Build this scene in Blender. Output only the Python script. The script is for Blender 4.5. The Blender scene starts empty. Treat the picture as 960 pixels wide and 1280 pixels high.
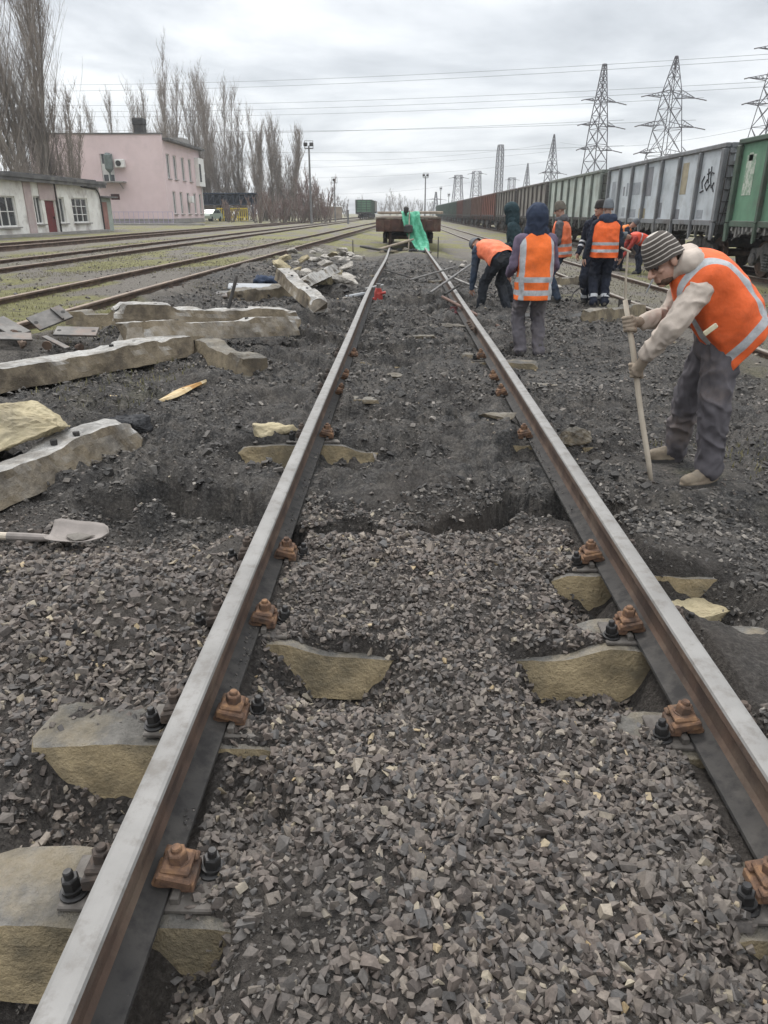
import bpy, bmesh, math, random
import numpy as np
from mathutils import Vector, Matrix, Quaternion

random.seed(7)
RS = np.random.RandomState(11)
SC = bpy.context.scene
COL = SC.collection
R = math.radians
V = Vector

# ------------------------------------------------------------------ camera, sky, sun, exposure
FPX, PITCH, YAW = 900.0, R(22.56), R(1.35)
CAM = V((-0.177, 0.0, 1.63))
cam = bpy.data.cameras.new('camera')
cam.sensor_fit = 'VERTICAL'; cam.sensor_height = 36.0; cam.lens = FPX / 1280 * 36.0
cam.clip_start = 0.05; cam.clip_end = 4000
camo = bpy.data.objects.new('camera', cam); COL.objects.link(camo)
camo.location = CAM; camo.rotation_euler = (R(90) - PITCH, 0, YAW)
SC.camera = camo

SUN_EL, SUN_AZ = R(52), R(-25)          # azimuth measured from +Y towards +X
w = bpy.data.worlds.new('World'); SC.world = w; w.use_nodes = True
nt = w.node_tree; N = nt.nodes; L = nt.links
bg = N['Background']; bg.inputs['Strength'].default_value = 0.1
sky = N.new('ShaderNodeTexSky'); sky.sky_type = 'NISHITA'; sky.sun_disc = False
sky.sun_elevation = SUN_EL; sky.sun_rotation = SUN_AZ
tc = N.new('ShaderNodeTexCoord'); sep = N.new('ShaderNodeSeparateXYZ'); L.new(tc.outputs['Generated'], sep.inputs[0])
zc = N.new('ShaderNodeMath'); zc.operation = 'MAXIMUM'; zc.inputs[1].default_value = 0.0; L.new(sep.outputs[2], zc.inputs[0])
za = N.new('ShaderNodeMath'); za.operation = 'ADD'; za.inputs[1].default_value = 0.11; L.new(zc.outputs[0], za.inputs[0])
dv = []
for k in (0, 1):
    d = N.new('ShaderNodeMath'); d.operation = 'DIVIDE'; L.new(sep.outputs[k], d.inputs[0]); L.new(za.outputs[0], d.inputs[1]); dv.append(d)
cmb = N.new('ShaderNodeCombineXYZ'); L.new(dv[0].outputs[0], cmb.inputs[0]); L.new(dv[1].outputs[0], cmb.inputs[1])
n1 = N.new('ShaderNodeTexNoise'); n1.inputs['Scale'].default_value = 0.62; n1.inputs['Detail'].default_value = 7; n1.inputs['Roughness'].default_value = 0.58
n1.inputs['Distortion'].default_value = 0.3
L.new(cmb.outputs[0], n1.inputs['Vector'])
rp = N.new('ShaderNodeValToRGB'); L.new(n1.outputs['Fac'], rp.inputs[0])
el = rp.color_ramp.elements
el[0].position = 0.30; el[0].color = (0.37, 0.395, 0.425, 1)
el[1].position = 0.72; el[1].color = (0.88, 0.895, 0.905, 1)
e = el.new(0.46); e.color = (0.60, 0.625, 0.655, 1)
e = el.new(0.56); e.color = (0.78, 0.80, 0.82, 1)
vs = N.new('ShaderNodeVectorMath'); vs.operation = 'SCALE'; vs.inputs['Scale'].default_value = 9.2; L.new(rp.outputs[0], vs.inputs[0])
# an overcast sky is brightest overhead
zb_ = N.new('ShaderNodeMapRange'); zb_.interpolation_type = 'SMOOTHSTEP'; L.new(zc.outputs[0], zb_.inputs[0]); zb_.inputs[1].default_value = .30; zb_.inputs[2].default_value = .85; zb_.inputs[3].default_value = 8.5; zb_.inputs[4].default_value = 22.0; L.new(zb_.outputs[0], vs.inputs['Scale'])
mx = N.new('ShaderNodeMixRGB'); mx.inputs[0].default_value = 0.93; L.new(sky.outputs[0], mx.inputs[1]); L.new(vs.outputs[0], mx.inputs[2])
L.new(mx.outputs[0], bg.inputs['Color'])

sun = bpy.data.lights.new('sun', 'SUN'); sun.energy = 1.4; sun.angle = R(14); sun.color = (1.0, 0.965, 0.92)
suno = bpy.data.objects.new('sun', sun); COL.objects.link(suno)
sd = V((math.sin(SUN_AZ) * math.cos(SUN_EL), math.cos(SUN_AZ) * math.cos(SUN_EL), math.sin(SUN_EL)))
suno.rotation_euler = (-sd).to_track_quat('-Z', 'Y').to_euler()
vw = SC.view_settings
vw.view_transform = 'Standard'; vw.look = 'None'; vw.exposure = 0.64; vw.gamma = 1.0; vw.use_curve_mapping = False

# ------------------------------------------------------------------ survey helpers: a bearing read off the photograph -> a point in the yard
_F = V((-math.sin(YAW) * math.cos(PITCH), math.cos(YAW) * math.cos(PITCH), -math.sin(PITCH)))
_R = V((math.cos(YAW), math.sin(YAW), 0)); _U = _R.cross(_F)
def _ray(px, py): return _F + _R * ((px - 480) / FPX) + _U * ((640 - py) / FPX)
def G(px, py, z=0.0):
    r = _ray(px, py); return CAM + r * ((z - CAM.z) / r.z)
def P(px, py, d):
    r = _ray(px, py); return CAM + r * (d / r.y)

# ------------------------------------------------------------------ noise
def _hash(ix, iy, iz, s):
    h = (ix.astype(np.int64) * 374761393 + iy.astype(np.int64) * 668265263 + iz.astype(np.int64) * 2147483647 + s * 974711) & 0xffffffff
    h = ((h ^ (h >> 13)) * 1274126177) & 0xffffffff
    h = (h ^ (h >> 16)) & 0xffffffff
    return h / 4294967295.0 * 2 - 1
def vn2(x, y, s=0):
    ix = np.floor(x); iy = np.floor(y); fx = x - ix; fy = y - iy
    fx = fx * fx * fx * (fx * (fx * 6 - 15) + 10); fy = fy * fy * fy * (fy * (fy * 6 - 15) + 10); z = np.zeros_like(ix)
    a = _hash(ix, iy, z, s); b = _hash(ix + 1, iy, z, s); c = _hash(ix, iy + 1, z, s); d = _hash(ix + 1, iy + 1, z, s)
    return (a * (1 - fx) + b * fx) * (1 - fy) + (c * (1 - fx) + d * fx) * fy
def fbm(x, y, s=0, o=3, g=0.5):
    t = 0; a = 1.0
    for k in range(o):
        t = t + a * vn2(x + 17.3 * k, y - 9.1 * k, s + k); x = x * 2.03; y = y * 2.03; a *= g
    return t
def vn3(p, s=0):
    i = np.floor(p); f = p - i; f = f * f * (3 - 2 * f); t = 0
    for dx in (0, 1):
        for dy in (0, 1):
            for dz in (0, 1):
                wgt = (f[:, 0] if dx else 1 - f[:, 0]) * (f[:, 1] if dy else 1 - f[:, 1]) * (f[:, 2] if dz else 1 - f[:, 2])
                t = t + wgt * _hash(i[:, 0] + dx, i[:, 1] + dy, i[:, 2] + dz, s)
    return t
def sstep(a, b, x):
    t = np.clip((x - a) / (b - a), 0, 1); return t * t * (3 - 2 * t)

# ------------------------------------------------------------------ materials
MATS = {}
def nodes(name):
    m = bpy.data.materials.new(name); m.use_nodes = True
    return m, m.node_tree.nodes, m.node_tree.links, m.node_tree.nodes['Principled BSDF']
def ramp(N, fac, L, stops):
    r = N.new('ShaderNodeValToRGB'); L.new(fac, r.inputs[0]); e = r.color_ramp.elements
    while len(e) < len(stops): e.new(0.5)
    for q, (p, c) in zip(e, stops): q.position = p; q.color = (*c, 1)
    return r.outputs[0]
def noise(N, L, vec, scale, detail=4, rough=0.55):
    n = N.new('ShaderNodeTexNoise'); n.inputs['Scale'].default_value = scale; n.inputs['Detail'].default_value = detail; n.inputs['Roughness'].default_value = rough
    if vec is not None: L.new(vec, n.inputs['Vector'])
    return n.outputs['Fac']
def objvec(N, L):
    t = N.new('ShaderNodeTexCoord'); o = N.new('ShaderNodeObjectInfo'); a = N.new('ShaderNodeVectorMath'); a.operation = 'ADD'
    s = N.new('ShaderNodeMath'); s.operation = 'MULTIPLY'; s.inputs[1].default_value = 31.0; L.new(o.outputs['Random'], s.inputs[0])
    L.new(t.outputs['Object'], a.inputs[0]); L.new(s.outputs[0], a.inputs[1]); return a.outputs[0]
def bump(N, L, bs, h, strength, dist):
    b = N.new('ShaderNodeBump'); b.inputs['Strength'].default_value = strength; b.inputs['Distance'].default_value = dist
    L.new(h, b.inputs['Height']); L.new(b.outputs[0], bs.inputs['Normal'])
def mix(N, L, fac, a, b, mode='MIX'):
    m = N.new('ShaderNodeMixRGB'); m.blend_type = mode
    for k, q in ((0, fac), (1, a), (2, b)):
        if isinstance(q, (int, float)): m.inputs[k].default_value = q
        elif isinstance(q, tuple): m.inputs[k].default_value = (*q, 1)
        else: L.new(q, m.inputs[k])
    return m.outputs[0]
def mat(name, c1, c2=None, scale=6.0, rough=0.8, metal=0.0, bs=0.3, bd=0.01, bscale=None, dirt=None, dscale=2.5, damt=0.55, spec=0.35, c3=None):
    """two or three tone mottled surface with an optional second coat of grime"""
    if name in MATS: return MATS[name]
    m, N, L, b = nodes(name); v = objvec(N, L)
    c2 = c2 or tuple(x * 0.72 for x in c1)
    st = [(0.36, c2), (0.64, c1)] if c3 is None else [(0.32, c2), (0.5, c1), (0.68, c3)]
    col = ramp(N, noise(N, L, v, scale, 6, 0.6), L, st)
    if dirt:
        f = ramp(N, noise(N, L, v, dscale, 7, 0.68), L, [(0.5, (0, 0, 0)), (0.66, (damt,) * 3)])
        col = mix(N, L, f, col, dirt)
    L.new(col, b.inputs['Base Color']); b.inputs['Roughness'].default_value = rough; b.inputs['Metallic'].default_value = metal
    b.inputs['Specular IOR Level'].default_value = spec
    if bs: bump(N, L, b, noise(N, L, v, bscale or scale * 5, 6, 0.65), bs, bd)
    MATS[name] = m; return m

# ------------------------------------------------------------------ mesh collecting
class MB:
    def __init__(s): s.v = []; s.f = []; s.m = []
    def add(s, vs, fs, mi=0):
        o = len(s.v); s.v += [tuple(q) for q in vs]; s.f += [tuple(i + o for i in f) for f in fs]; s.m += [mi] * len(fs); return s
    def box(s, c, d, rot=None, mi=0, taper=1.0, ch=0.0):
        x, y, z = d[0] / 2, d[1] / 2, d[2] / 2
        if ch:
            c2 = min(ch, x * .9, y * .9, z * .9); vs = []
            for zz, ins in ((-z, c2), (-z + c2, 0), (z - c2, 0), (z, c2)):
                X = (x if zz < 0 else x * taper) - ins; Y = (y if zz < 0 else y * taper) - ins
                k = c2 * .6 if ins == 0 else 0
                vs += [(-X + k, -Y, zz), (X - k, -Y, zz), (X, -Y + k, zz), (X, Y - k, zz), (X - k, Y, zz), (-X + k, Y, zz), (-X, Y - k, zz), (-X, -Y + k, zz)]
            fs = [tuple(range(7, -1, -1))] + [(8 * r + i, 8 * r + (i + 1) % 8, 8 * r + 8 + (i + 1) % 8, 8 * r + 8 + i) for r in range(3) for i in range(8)] + [tuple(range(24, 32))]
        else:
            t = taper
            vs = [(-x, -y, -z), (x, -y, -z), (x, y, -z), (-x, y, -z), (-x * t, -y * t, z), (x * t, -y * t, z), (x * t, y * t, z), (-x * t, y * t, z)]
            fs = [(3, 2, 1, 0), (4, 5, 6, 7), (0, 1, 5, 4), (1, 2, 6, 5), (2, 3, 7, 6), (3, 0, 4, 7)]
        c = V(c)
        if rot is not None: vs = [rot @ V(q) + c for q in vs]
        else: vs = [V(q) + c for q in vs]
        return s.add(vs, fs, mi)
    def bar(s, a, b, w, h=None, mi=0, up=V((0, 0, 1)), ch=0.0):
        a = V(a); b = V(b); d = b - a; l = d.length
        if l < 1e-6: return s
        d.normalize()
        if abs(d.dot(up)) > .99: up = V((0, 1, 0))
        sx = d.cross(up).normalized(); uz = sx.cross(d)
        M = Matrix((sx, d, uz)).transposed()
        return s.box((a + b) / 2, (w, l, h or w), M, mi, 1.0, ch)
    def tube(s, pts, r, n=8, mi=0, cap=True):
        pts = [V(p) for p in pts]; k = len(pts); rs = r if isinstance(r, (list, tuple)) else [r] * k
        ref = V((0, 0, 1)); vs = []; pn = None
        for i in range(k):
            t = (pts[min(i + 1, k - 1)] - pts[max(i - 1, 0)]).normalized()
            if pn is None:
                if abs(t.dot(ref)) > .9: ref = V((1, 0, 0))
                pn = t.cross(ref).normalized()
            pn = (pn - t * pn.dot(t)).normalized(); bn = t.cross(pn)
            for j in range(n):
                a = 2 * math.pi * j / n; vs.append(pts[i] + (pn * math.cos(a) + bn * math.sin(a)) * rs[i])
        fs = [(i * n + j, i * n + (j + 1) % n, (i + 1) * n + (j + 1) % n, (i + 1) * n + j) for i in range(k - 1) for j in range(n)]
        if cap: fs += [tuple(range(n - 1, -1, -1)), tuple(range((k - 1) * n, k * n))]
        return s.add(vs, fs, mi)
    def lathe(s, prof, n=16, M=None, mi=0):
        vs = []; k = len(prof)
        for (r, z) in prof:
            for j in range(n):
                a = 2 * math.pi * j / n; vs.append(V((r * math.cos(a), r * math.sin(a), z)))
        if M is not None: vs = [M @ q for q in vs]
        fs = [(i * n + j, i * n + (j + 1) % n, (i + 1) * n + (j + 1) % n, (i + 1) * n + j) for i in range(k - 1) for j in range(n)]
        fs += [tuple(range(n - 1, -1, -1)), tuple(range((k - 1) * n, k * n))]
        return s.add(vs, fs, mi)
    def prism(s, poly, depth, M=None, mi=0):
        n = len(poly); vs = [V((x, -depth / 2, z)) for x, z in poly] + [V((x, depth / 2, z)) for x, z in poly]
        if M is not None: vs = [M @ q for q in vs]
        return s.add(vs, [tuple(range(n)), tuple(range(2 * n - 1, n - 1, -1))] + [(i, i + n, (i + 1) % n + n, (i + 1) % n) for i in range(n)], mi)
    def build(s, name, mats, parent=None, smooth=False, loc=None, rot=None):
        me = bpy.data.meshes.new(name); me.from_pydata(s.v, [], s.f)
        ms = mats if isinstance(mats, (list, tuple)) else [mats]
        for m in ms: me.materials.append(m)
        if len(ms) > 1: me.polygons.foreach_set('material_index', s.m)
        bm = bmesh.new(); bm.from_mesh(me); bmesh.ops.recalc_face_normals(bm, faces=bm.faces); bm.to_mesh(me); bm.free()
        if smooth: me.polygons.foreach_set('use_smooth', [True] * len(me.polygons))
        me.update(); return link(name, me, parent, loc, rot)
def link(name, me, parent=None, loc=None, rot=None):
    o = bpy.data.objects.new(name, me); COL.objects.link(o)
    if parent: o.parent = parent
    if loc is not None: o.location = loc
    if rot is not None: o.rotation_euler = rot
    return o
def tag(o, label, cat, group=None, kind=None):
    if label: o['label'] = label
    if cat: o['category'] = cat
    if group: o['group'] = group
    if kind: o['kind'] = kind
    return o
def thing(name, label, cat, loc=(0, 0, 0), rz=0.0, group=None):
    o = bpy.data.objects.new(name, None); COL.objects.link(o); o.location = loc; o.rotation_euler = (0, 0, rz); o.empty_display_size = .2
    return tag(o, label, cat, group)
def copy_tree(o, parent=None):
    c = o.copy(); COL.objects.link(c); c.parent = parent
    for ch in list(o.children): copy_tree(ch, c)
    return c
def np_mesh(name, v, f, mats, smooth=False, attrs=None):
    """v (n,3), f (m,k) numpy -> mesh object"""
    me = bpy.data.meshes.new(name); k = f.shape[1]
    me.vertices.add(len(v)); me.vertices.foreach_set('co', v.astype(np.float32).ravel())
    me.loops.add(f.size); me.loops.foreach_set('vertex_index', f.astype(np.int32).ravel())
    me.polygons.add(len(f)); me.polygons.foreach_set('loop_start', np.arange(0, f.size, k, dtype=np.int32))
    me.polygons.foreach_set('loop_total', np.full(len(f), k, dtype=np.int32))
    me.polygons.foreach_set('use_smooth', np.full(len(f), bool(smooth)))
    for n_, a in (attrs or {}).items():
        at = me.attributes.new(n_, 'FLOAT', 'POINT'); at.data.foreach_set('value', a.astype(np.float32).ravel())
    for m in (mats if isinstance(mats, (list, tuple)) else [mats]): me.materials.append(m)
    me.update(calc_edges=True); me.validate(); return me
# ------------------------------------------------------------------ the ground
RAIL_TOP = 0.30
_xs = np.array([-400, -60, -22, -11, -7, -4.2, -3.2, -2.4, -1.4, 0, 1.42, 1.9, 3.4, 4.2, 6.5, 8.5, 14, 400.])
_zs = np.array([.6, .62, .50, .42, .40, .38, .22, .13, .11, .09, .075, -.02, -.07, -.12, -.13, -.16, -.2, -.2])
# dug trenches across the track: centre y, x from, x to, half width, depth
TRENCH = [(3.62, -1.9, 1.0, .12, .20), (9.05, -1.5, 1.45, .24, .33), (10.6, -1.9, 1.2, .24, .26), (12.2, -1.4, 1.5, .26, .24),
          (14.3, -1.8, 1.2, .3, .24), (17.0, -1.6, 1.4, .35, .22), (5.75, -.7, .75, .12, .07), (7.5, -1.9, -.9, .2, .14), (11.4, -1.8, -.3, .2, .16), (13.2, -.4, 1.5, .25, .18), (19.5, -1.5, 1.4, .4, .2)]
# smaller hollows (x, y, rx, ry, depth)
DIPS = [(-1.42, 3.45, .42, .30, .19), (-1.35, .90, .55, .24, .26), (-1.06, 1.54, .28, .21, .18), (-.42, 2.17, .25, .16, .25), (.50, 2.16, .22, .16, .22),
        (-.64, .92, .09, .22, .16), (.92, .92, .34, .22, .19), (1.10, 2.70, .22, .22, .24), (.62, 2.72, .14, .2, .17), (-.62, 1.52, .08, .2, .12), (-.60, 4.66, .5, .24, .18), (.62, 4.66, .16, .24, .16), (-1.18, 4.66, .30, .24, .22), (-1.2, 6.0, .3, .22, .14), (-.3, 7.82, .4, .22, .15),
        (-2.55, 4.75, .2, .4, .12), (1.15, 4.75, .3, .14, .1)]
MOUNDS = [(-1.75, 2.55, .8, .5, .09), (-1.7, 9.4, .9, .5, .12), (-1.9, 11.5, .6, .7, .12), (1.5, 10.2, .7, .9, .09), (-2.6, 8.3, .8, .5, .08), (2.0, 9.6, .7, .6, .04),
          (0, 10.0, .9, .35, .09), (-.2, 11.5, .8, .4, .09), (0, 13.2, 1.0, .5, .1), (0, 15.6, 1.0, .6, .08), (-2.6, 19.5, 1.2, 2.2, .15), (0.1, 26, .8, 5, .18)]
def H(x, y):
    x = np.asarray(x, float); y = np.asarray(y, float)
    z = np.interp(x, _xs, _zs)
    work = sstep(5.0, 3.2, np.abs(x)) * sstep(40, 20, y)
    wob = (fbm(x * 1.6, y * .0 + 3, 5, 3) * .24 + fbm(x * 5, y * 1.5, 15, 2) * .05)
    step = sstep(3.72, 3.98, y + wob)
    z = z + work * (step * .055 - (1 - step) * np.where(x > .9, sstep(.9, 1.3, x) * .07, 0))
    z = z - work * (1 - step) * sstep(-1.1, -1.6, x) * .02
    for (y0, xa, xb, hw, dp) in TRENCH:
        k = sstep(xa - .25, xa + .2, x) * sstep(xb + .25, xb - .2, x)
        t = (y + wob * 1.2 - y0) / hw
        z = z - dp * k * sstep(1.02, .85, t) * sstep(-2.0, -.3, t)
    for (a, b, ra, rb, dp) in MOUNDS: z = z + dp * np.exp(-(((x - a) / ra) ** 2 + ((y - b) / rb) ** 2))
    near = sstep(4.2, 3.4, y) * sstep(4, 3, np.abs(x))
    k = near * sstep(.72, .62, np.abs(x)) * (1 - sstep(3.3, 3.5, y)); z = z * (1 - k) + .116 * k
    z = z + near * (sstep(.90, .97, x) * .135 + sstep(-.9, -1.0, x) * (-.045 + .075 * sstep(2.0, 2.4, y)))
    wx = fbm(x * 4, y * 4, 51, 2) * .07; wy = fbm(x * 5, y * 5, 52, 2) * .035
    for (a, b, ra, rb, dp) in DIPS:
        dx = (x + wx - a) / ra; dy = (y + wy * (y < b) - b - .02) / (rb + .02)
        z = z - dp * np.exp(-np.abs(dx) ** 4) * np.where(dy > 0, np.exp(-np.abs(dy) ** 8), np.exp(-(dy / .85) ** 2))
    feet = np.exp(-(((x - 1.75) / .55) ** 2 + ((y - 4.5) / .5) ** 2))
    amp = (work * (1 - .65 * near) * (1 - .8 * feet) + .18 * (1 - work)) * sstep(300, 60, y)
    z = z + amp * (fbm(x * 1.5, y * 1.5, 1, 2) * .055 + fbm(x * 5, y * 5, 2, 2) * .030)
    fine = amp * sstep(24, 12, y)
    rg = 1 - np.abs(fbm(x * 9, y * 9, 8, 2))
    z = z + fine * ((rg - .6) * .065 + fbm(x * 22, y * 22, 3, 2) * .024)
    z = z * (1 - feet * .8) + .045 * feet * .8
    f2 = np.exp(-(((x - 1.45) / .65) ** 4 + ((y - 8.2) / 1.35) ** 4)) * .92
    z = z * (1 - f2) + (.025 + fbm(x * 9, y * 9, 77, 2) * .012) * f2
    # keep the running rails clear
    ax = np.abs(np.abs(x) - .795)
    z = np.where((ax < .13) & (y < 27), np.minimum(z, .135 - .05 * sstep(.13, .0, ax)), z)
    return z
def Hs(x, y): return float(H(np.array([x]), np.array([y]))[0])

def axis(a, g, lim):
    o = [0.0]
    while o[-1] < lim: o.append(o[-1] + a + g * o[-1])
    return np.array(o)
ya = .35 + axis(.013, .0062, 900)
xp = axis(.015, .0125, 700); xa_ = np.concatenate([-xp[:0:-1], xp]) - .1
GX, GY = np.meshgrid(xa_, ya); gx = GX.ravel(); gy = GY.ravel(); gz = H(gx, gy)
back = gy < .36
nx, ny = len(xa_), len(ya)
# close the ground behind the camera with a coarse apron
bx, by = np.meshgrid(xa_, np.array([-60., -8., -2., -.3])); bz = np.interp(bx.ravel(), _xs, _zs) - .02
gx = np.concatenate([bx.ravel(), gx]); gy = np.concatenate([by.ravel(), gy]); gz = np.concatenate([bz, gz]); ny += 4
idx = np.arange(nx * ny).reshape(ny, nx)
gf = np.stack([idx[:-1, :-1], idx[:-1, 1:], idx[1:, 1:], idx[1:, :-1]], -1).reshape(-1, 4)
workm = sstep(4.6, 3.0, np.abs(gx + .2) + fbm(gx * .6, gy * .6, 21, 3) * .7) * sstep(34, 22, gy)
dark = workm * sstep(3.2, 4.2, gy + fbm(gx * 1.5, gy * 1.5, 22, 2) * .5)
dark = np.maximum(dark, workm * sstep(.85, 1.3, gx) * .8)
dark = np.maximum(dark, workm * .85 * np.exp(-((gx + 1.5) ** 2 + (gy - 3.3) ** 2) / .35))
dark = dark * (.78 + .22 * fbm(gx * 2.3, gy * 2.3, 23, 3))
grass = (1 - workm) * sstep(-.25, .35, fbm(gx * .8, gy * .45, 31, 4) + .2 * sstep(10, 40, gy))
for c0 in (-.75 - 9.2, -13.6, 5.3, 10.6): grass = grass * (1 - .55 * sstep(1.6, .9, np.abs(gx - c0)))
grass = np.maximum(grass, .75 * np.exp(-((gx - 1.78) ** 2 / .03 + (gy - 4.5) ** 2 / .012)))
grass = np.maximum(grass, .6 * np.exp(-((gx - 2.1) ** 2 / .5 + (gy - 3.7) ** 2 / .12)) * sstep(-.2, .5, fbm(gx * 6, gy * 6, 33, 2)))
grass = np.maximum(grass, .5 * np.exp(-((gx + 2.7) ** 2 / .8 + (gy - 6.2) ** 2 / .9)) * sstep(-.3, .4, fbm(gx * 3, gy * 3, 34, 2)))

m, N, L, b = nodes('yard_ground'); tcn = N.new('ShaderNodeTexCoord'); vec = tcn.outputs['Object']
aD = N.new('ShaderNodeAttribute'); aD.attribute_name = 'dark'; aG = N.new('ShaderNodeAttribute'); aG.attribute_name = 'grass'
nz = noise(N, L, vec, 55, 5, .7); nm = noise(N, L, vec, 7, 6, .65); nl = noise(N, L, vec, .9, 5, .6)
grav = ramp(N, nz, L, [(.3, (.03, .027, .025)), (.5, (.07, .062, .056)), (.7, (.145, .13, .115))])
grav = mix(N, L, ramp(N, nl, L, [(.4, (0, 0, 0)), (.65, (.6, .6, .6))]), grav, (.10, .083, .068))
coal = ramp(N, nz, L, [(.3, (.024, .0235, .023)), (.5, (.066, .064, .062)), (.7, (.19, .182, .172))])
coal = mix(N, L, ramp(N, nm, L, [(.42, (0, 0, 0)), (.64, (.8, .8, .8))]), coal, ramp(N, nz, L, [(.3, (.10, .09, .08)), (.7, (.26, .235, .205))]))
coal = mix(N, L, ramp(N, noise(N, L, vec, 2.6, 6, .7), L, [(.52, (0, 0, 0)), (.62, (.75, .75, .75))]), coal, ramp(N, nz, L, [(.35, (.016, .0155, .0155)), (.7, (.055, .054, .054))]))
gr = ramp(N, nm, L, [(.3, (.12, .108, .062)), (.5, (.19, .18, .075)), (.7, (.26, .245, .095))])
far = ramp(N, nz, L, [(.3, (.09, .08, .068)), (.55, (.19, .17, .145)), (.75, (.30, .27, .23))])
fm = N.new('ShaderNodeMath'); fm.operation = 'ADD'; fm.use_clamp = True; L.new(aG.outputs['Fac'], fm.inputs[0])
fs_ = N.new('ShaderNodeMath'); fs_.operation = 'MULTIPLY_ADD'; L.new(nz, fs_.inputs[0]); fs_.inputs[1].default_value = .9; fs_.inputs[2].default_value = -.5; L.new(fs_.outputs[0], fm.inputs[1])
fq = N.new('ShaderNodeMath'); fq.operation = 'MULTIPLY'; L.new(fm.outputs[0], fq.inputs[0]); L.new(aG.outputs['Fac'], fq.inputs[1])
aW = N.new('ShaderNodeAttribute'); aW.attribute_name = 'work'
c = mix(N, L, aW.outputs['Fac'], far, grav)
c = mix(N, L, aD.outputs['Fac'], c, coal)
c = mix(N, L, fq.outputs[0], c, gr)
L.new(c, b.inputs['Base Color']); b.inputs['Roughness'].default_value = .88; b.inputs['Specular IOR Level'].default_value = .25
hb = N.new('ShaderNodeMath'); hb.operation = 'ADD'; L.new(noise(N, L, vec, 110, 4, .7), hb.inputs[0]); L.new(noise(N, L, vec, 22, 7, .75), hb.inputs[1])
bump(N, L, b, hb.outputs[0], 1.0, .035)
tag(link('ground', np_mesh('ground', np.stack([gx, gy, gz], 1), gf, m, True, {'dark': dark, 'grass': grass, 'work': workm})), None, None, kind='structure')

# ------------------------------------------------------------------ crushed stone, dirt clods, grass
def hulls(n, k, seed, squash):
    out = []; rs = np.random.RandomState(seed)
    for _ in range(n):
        p = rs.normal(size=(k, 3)); p /= np.linalg.norm(p, axis=1)[:, None]; p *= rs.uniform(.75, 1.1, (k, 1))
        if _ % 3 == 0: p = np.array([[a, b, c] for a in (-1, 1) for b in (-1, 1) for c in (-1, 1)]) * .62 * rs.uniform(.62, 1.28, (8, 3))
        p *= np.array(squash)
        bm = bmesh.new()
        for q in p: bm.verts.new(q)
        r = bmesh.ops.convex_hull(bm, input=bm.verts)
        bmesh.ops.delete(bm, geom=[g for g in r['geom_interior'] if isinstance(g, bmesh.types.BMVert)], context='VERTS')
        bmesh.ops.triangulate(bm, faces=bm.faces); bm.verts.ensure_lookup_table(); bm.verts.index_update()
        out.append((np.array([v.co[:] for v in bm.verts]), np.array([[v.index for v in f.verts] for f in bm.faces]))); bm.free()
    return out
def scatter(name, mats, xy, size, shapes, sink=.25, flat=.6, seed=1, lift=None):
    rs = np.random.RandomState(seed); n = len(xy); q = rs.normal(size=(n, 4)); q /= np.linalg.norm(q, axis=1)[:, None]
    w_, x_, y_, z_ = q.T
    M = np.stack([1 - 2 * (y_**2 + z_**2), 2 * (x_*y_ - z_*w_), 2 * (x_*z_ + y_*w_), 2 * (x_*y_ + z_*w_), 1 - 2 * (x_**2 + z_**2), 2 * (y_*z_ - x_*w_), 2 * (x_*z_ - y_*w_), 2 * (y_*z_ + x_*w_), 1 - 2 * (x_**2 + y_**2)], 1).reshape(n, 3, 3)
    z = H(xy[:, 0], xy[:, 1]); pick = rs.randint(len(shapes), size=n); vs = []; fs = []; o = 0
    asp = np.stack([rs.uniform(.8, 1.35, n), rs.uniform(.7, 1.1, n), rs.uniform(.6, 1.0, n)], 1)
    up = rs.uniform(-sink, .45, n) * size
    if lift is not None: up = up + lift
    for k, (v, f) in enumerate(shapes):
        i = np.where(pick == k)[0]
        if not len(i): continue
        p = v[None] * asp[i][:, None, :] * size[i][:, None, None]
        p = np.einsum('nij,nkj->nki', M[i], p); p[:, :, 2] *= flat
        p += np.stack([xy[i, 0], xy[i, 1], z[i] + up[i]], 1)[:, None, :]
        vs.append(p.reshape(-1, 3)); fs.append((f[None] + (np.arange(len(i)) * len(v))[:, None, None] + o).reshape(-1, 3)); o += len(i) * len(v)
    return link(name, np_mesh(name, np.concatenate(vs), np.concatenate(fs), mats))
def stone_mat(name, stops, rough=.8):
    m, N, L, b = nodes(name); g = N.new('ShaderNodeNewGeometry'); tcn = N.new('ShaderNodeTexCoord')
    r = N.new('ShaderNodeValToRGB'); L.new(g.outputs['Random Per Island'], r.inputs[0]); r.color_ramp.interpolation = 'LINEAR'
    e = r.color_ramp.elements
    while len(e) < len(stops): e.new(.5)
    for q, (p, c) in zip(e, stops): q.position = p; q.color = (*c, 1)
    nn = noise(N, L, tcn.outputs['Object'], 90, 5, .7)
    c = mix(N, L, .85, r.outputs[0], ramp(N, nn, L, [(.3, (.55, .54, .52)), (.7, (1.15, 1.12, 1.08))]), 'MULTIPLY')
    nl = noise(N, L, tcn.outputs['Object'], 2.4, 4, .6)
    c = mix(N, L, ramp(N, nl, L, [(.45, (0, 0, 0)), (.68, (.6, .6, .6))]), c, ramp(N, nn, L, [(.3, (.05, .045, .041)), (.7, (.115, .102, .091))]))
    L.new(c, b.inputs['Base Color']); b.inputs['Roughness'].default_value = rough; b.inputs['Specular IOR Level'].default_value = .4
    bump(N, L, b, noise(N, L, tcn.outputs['Object'], 260, 3, .6), .15, .003); return m
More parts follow.
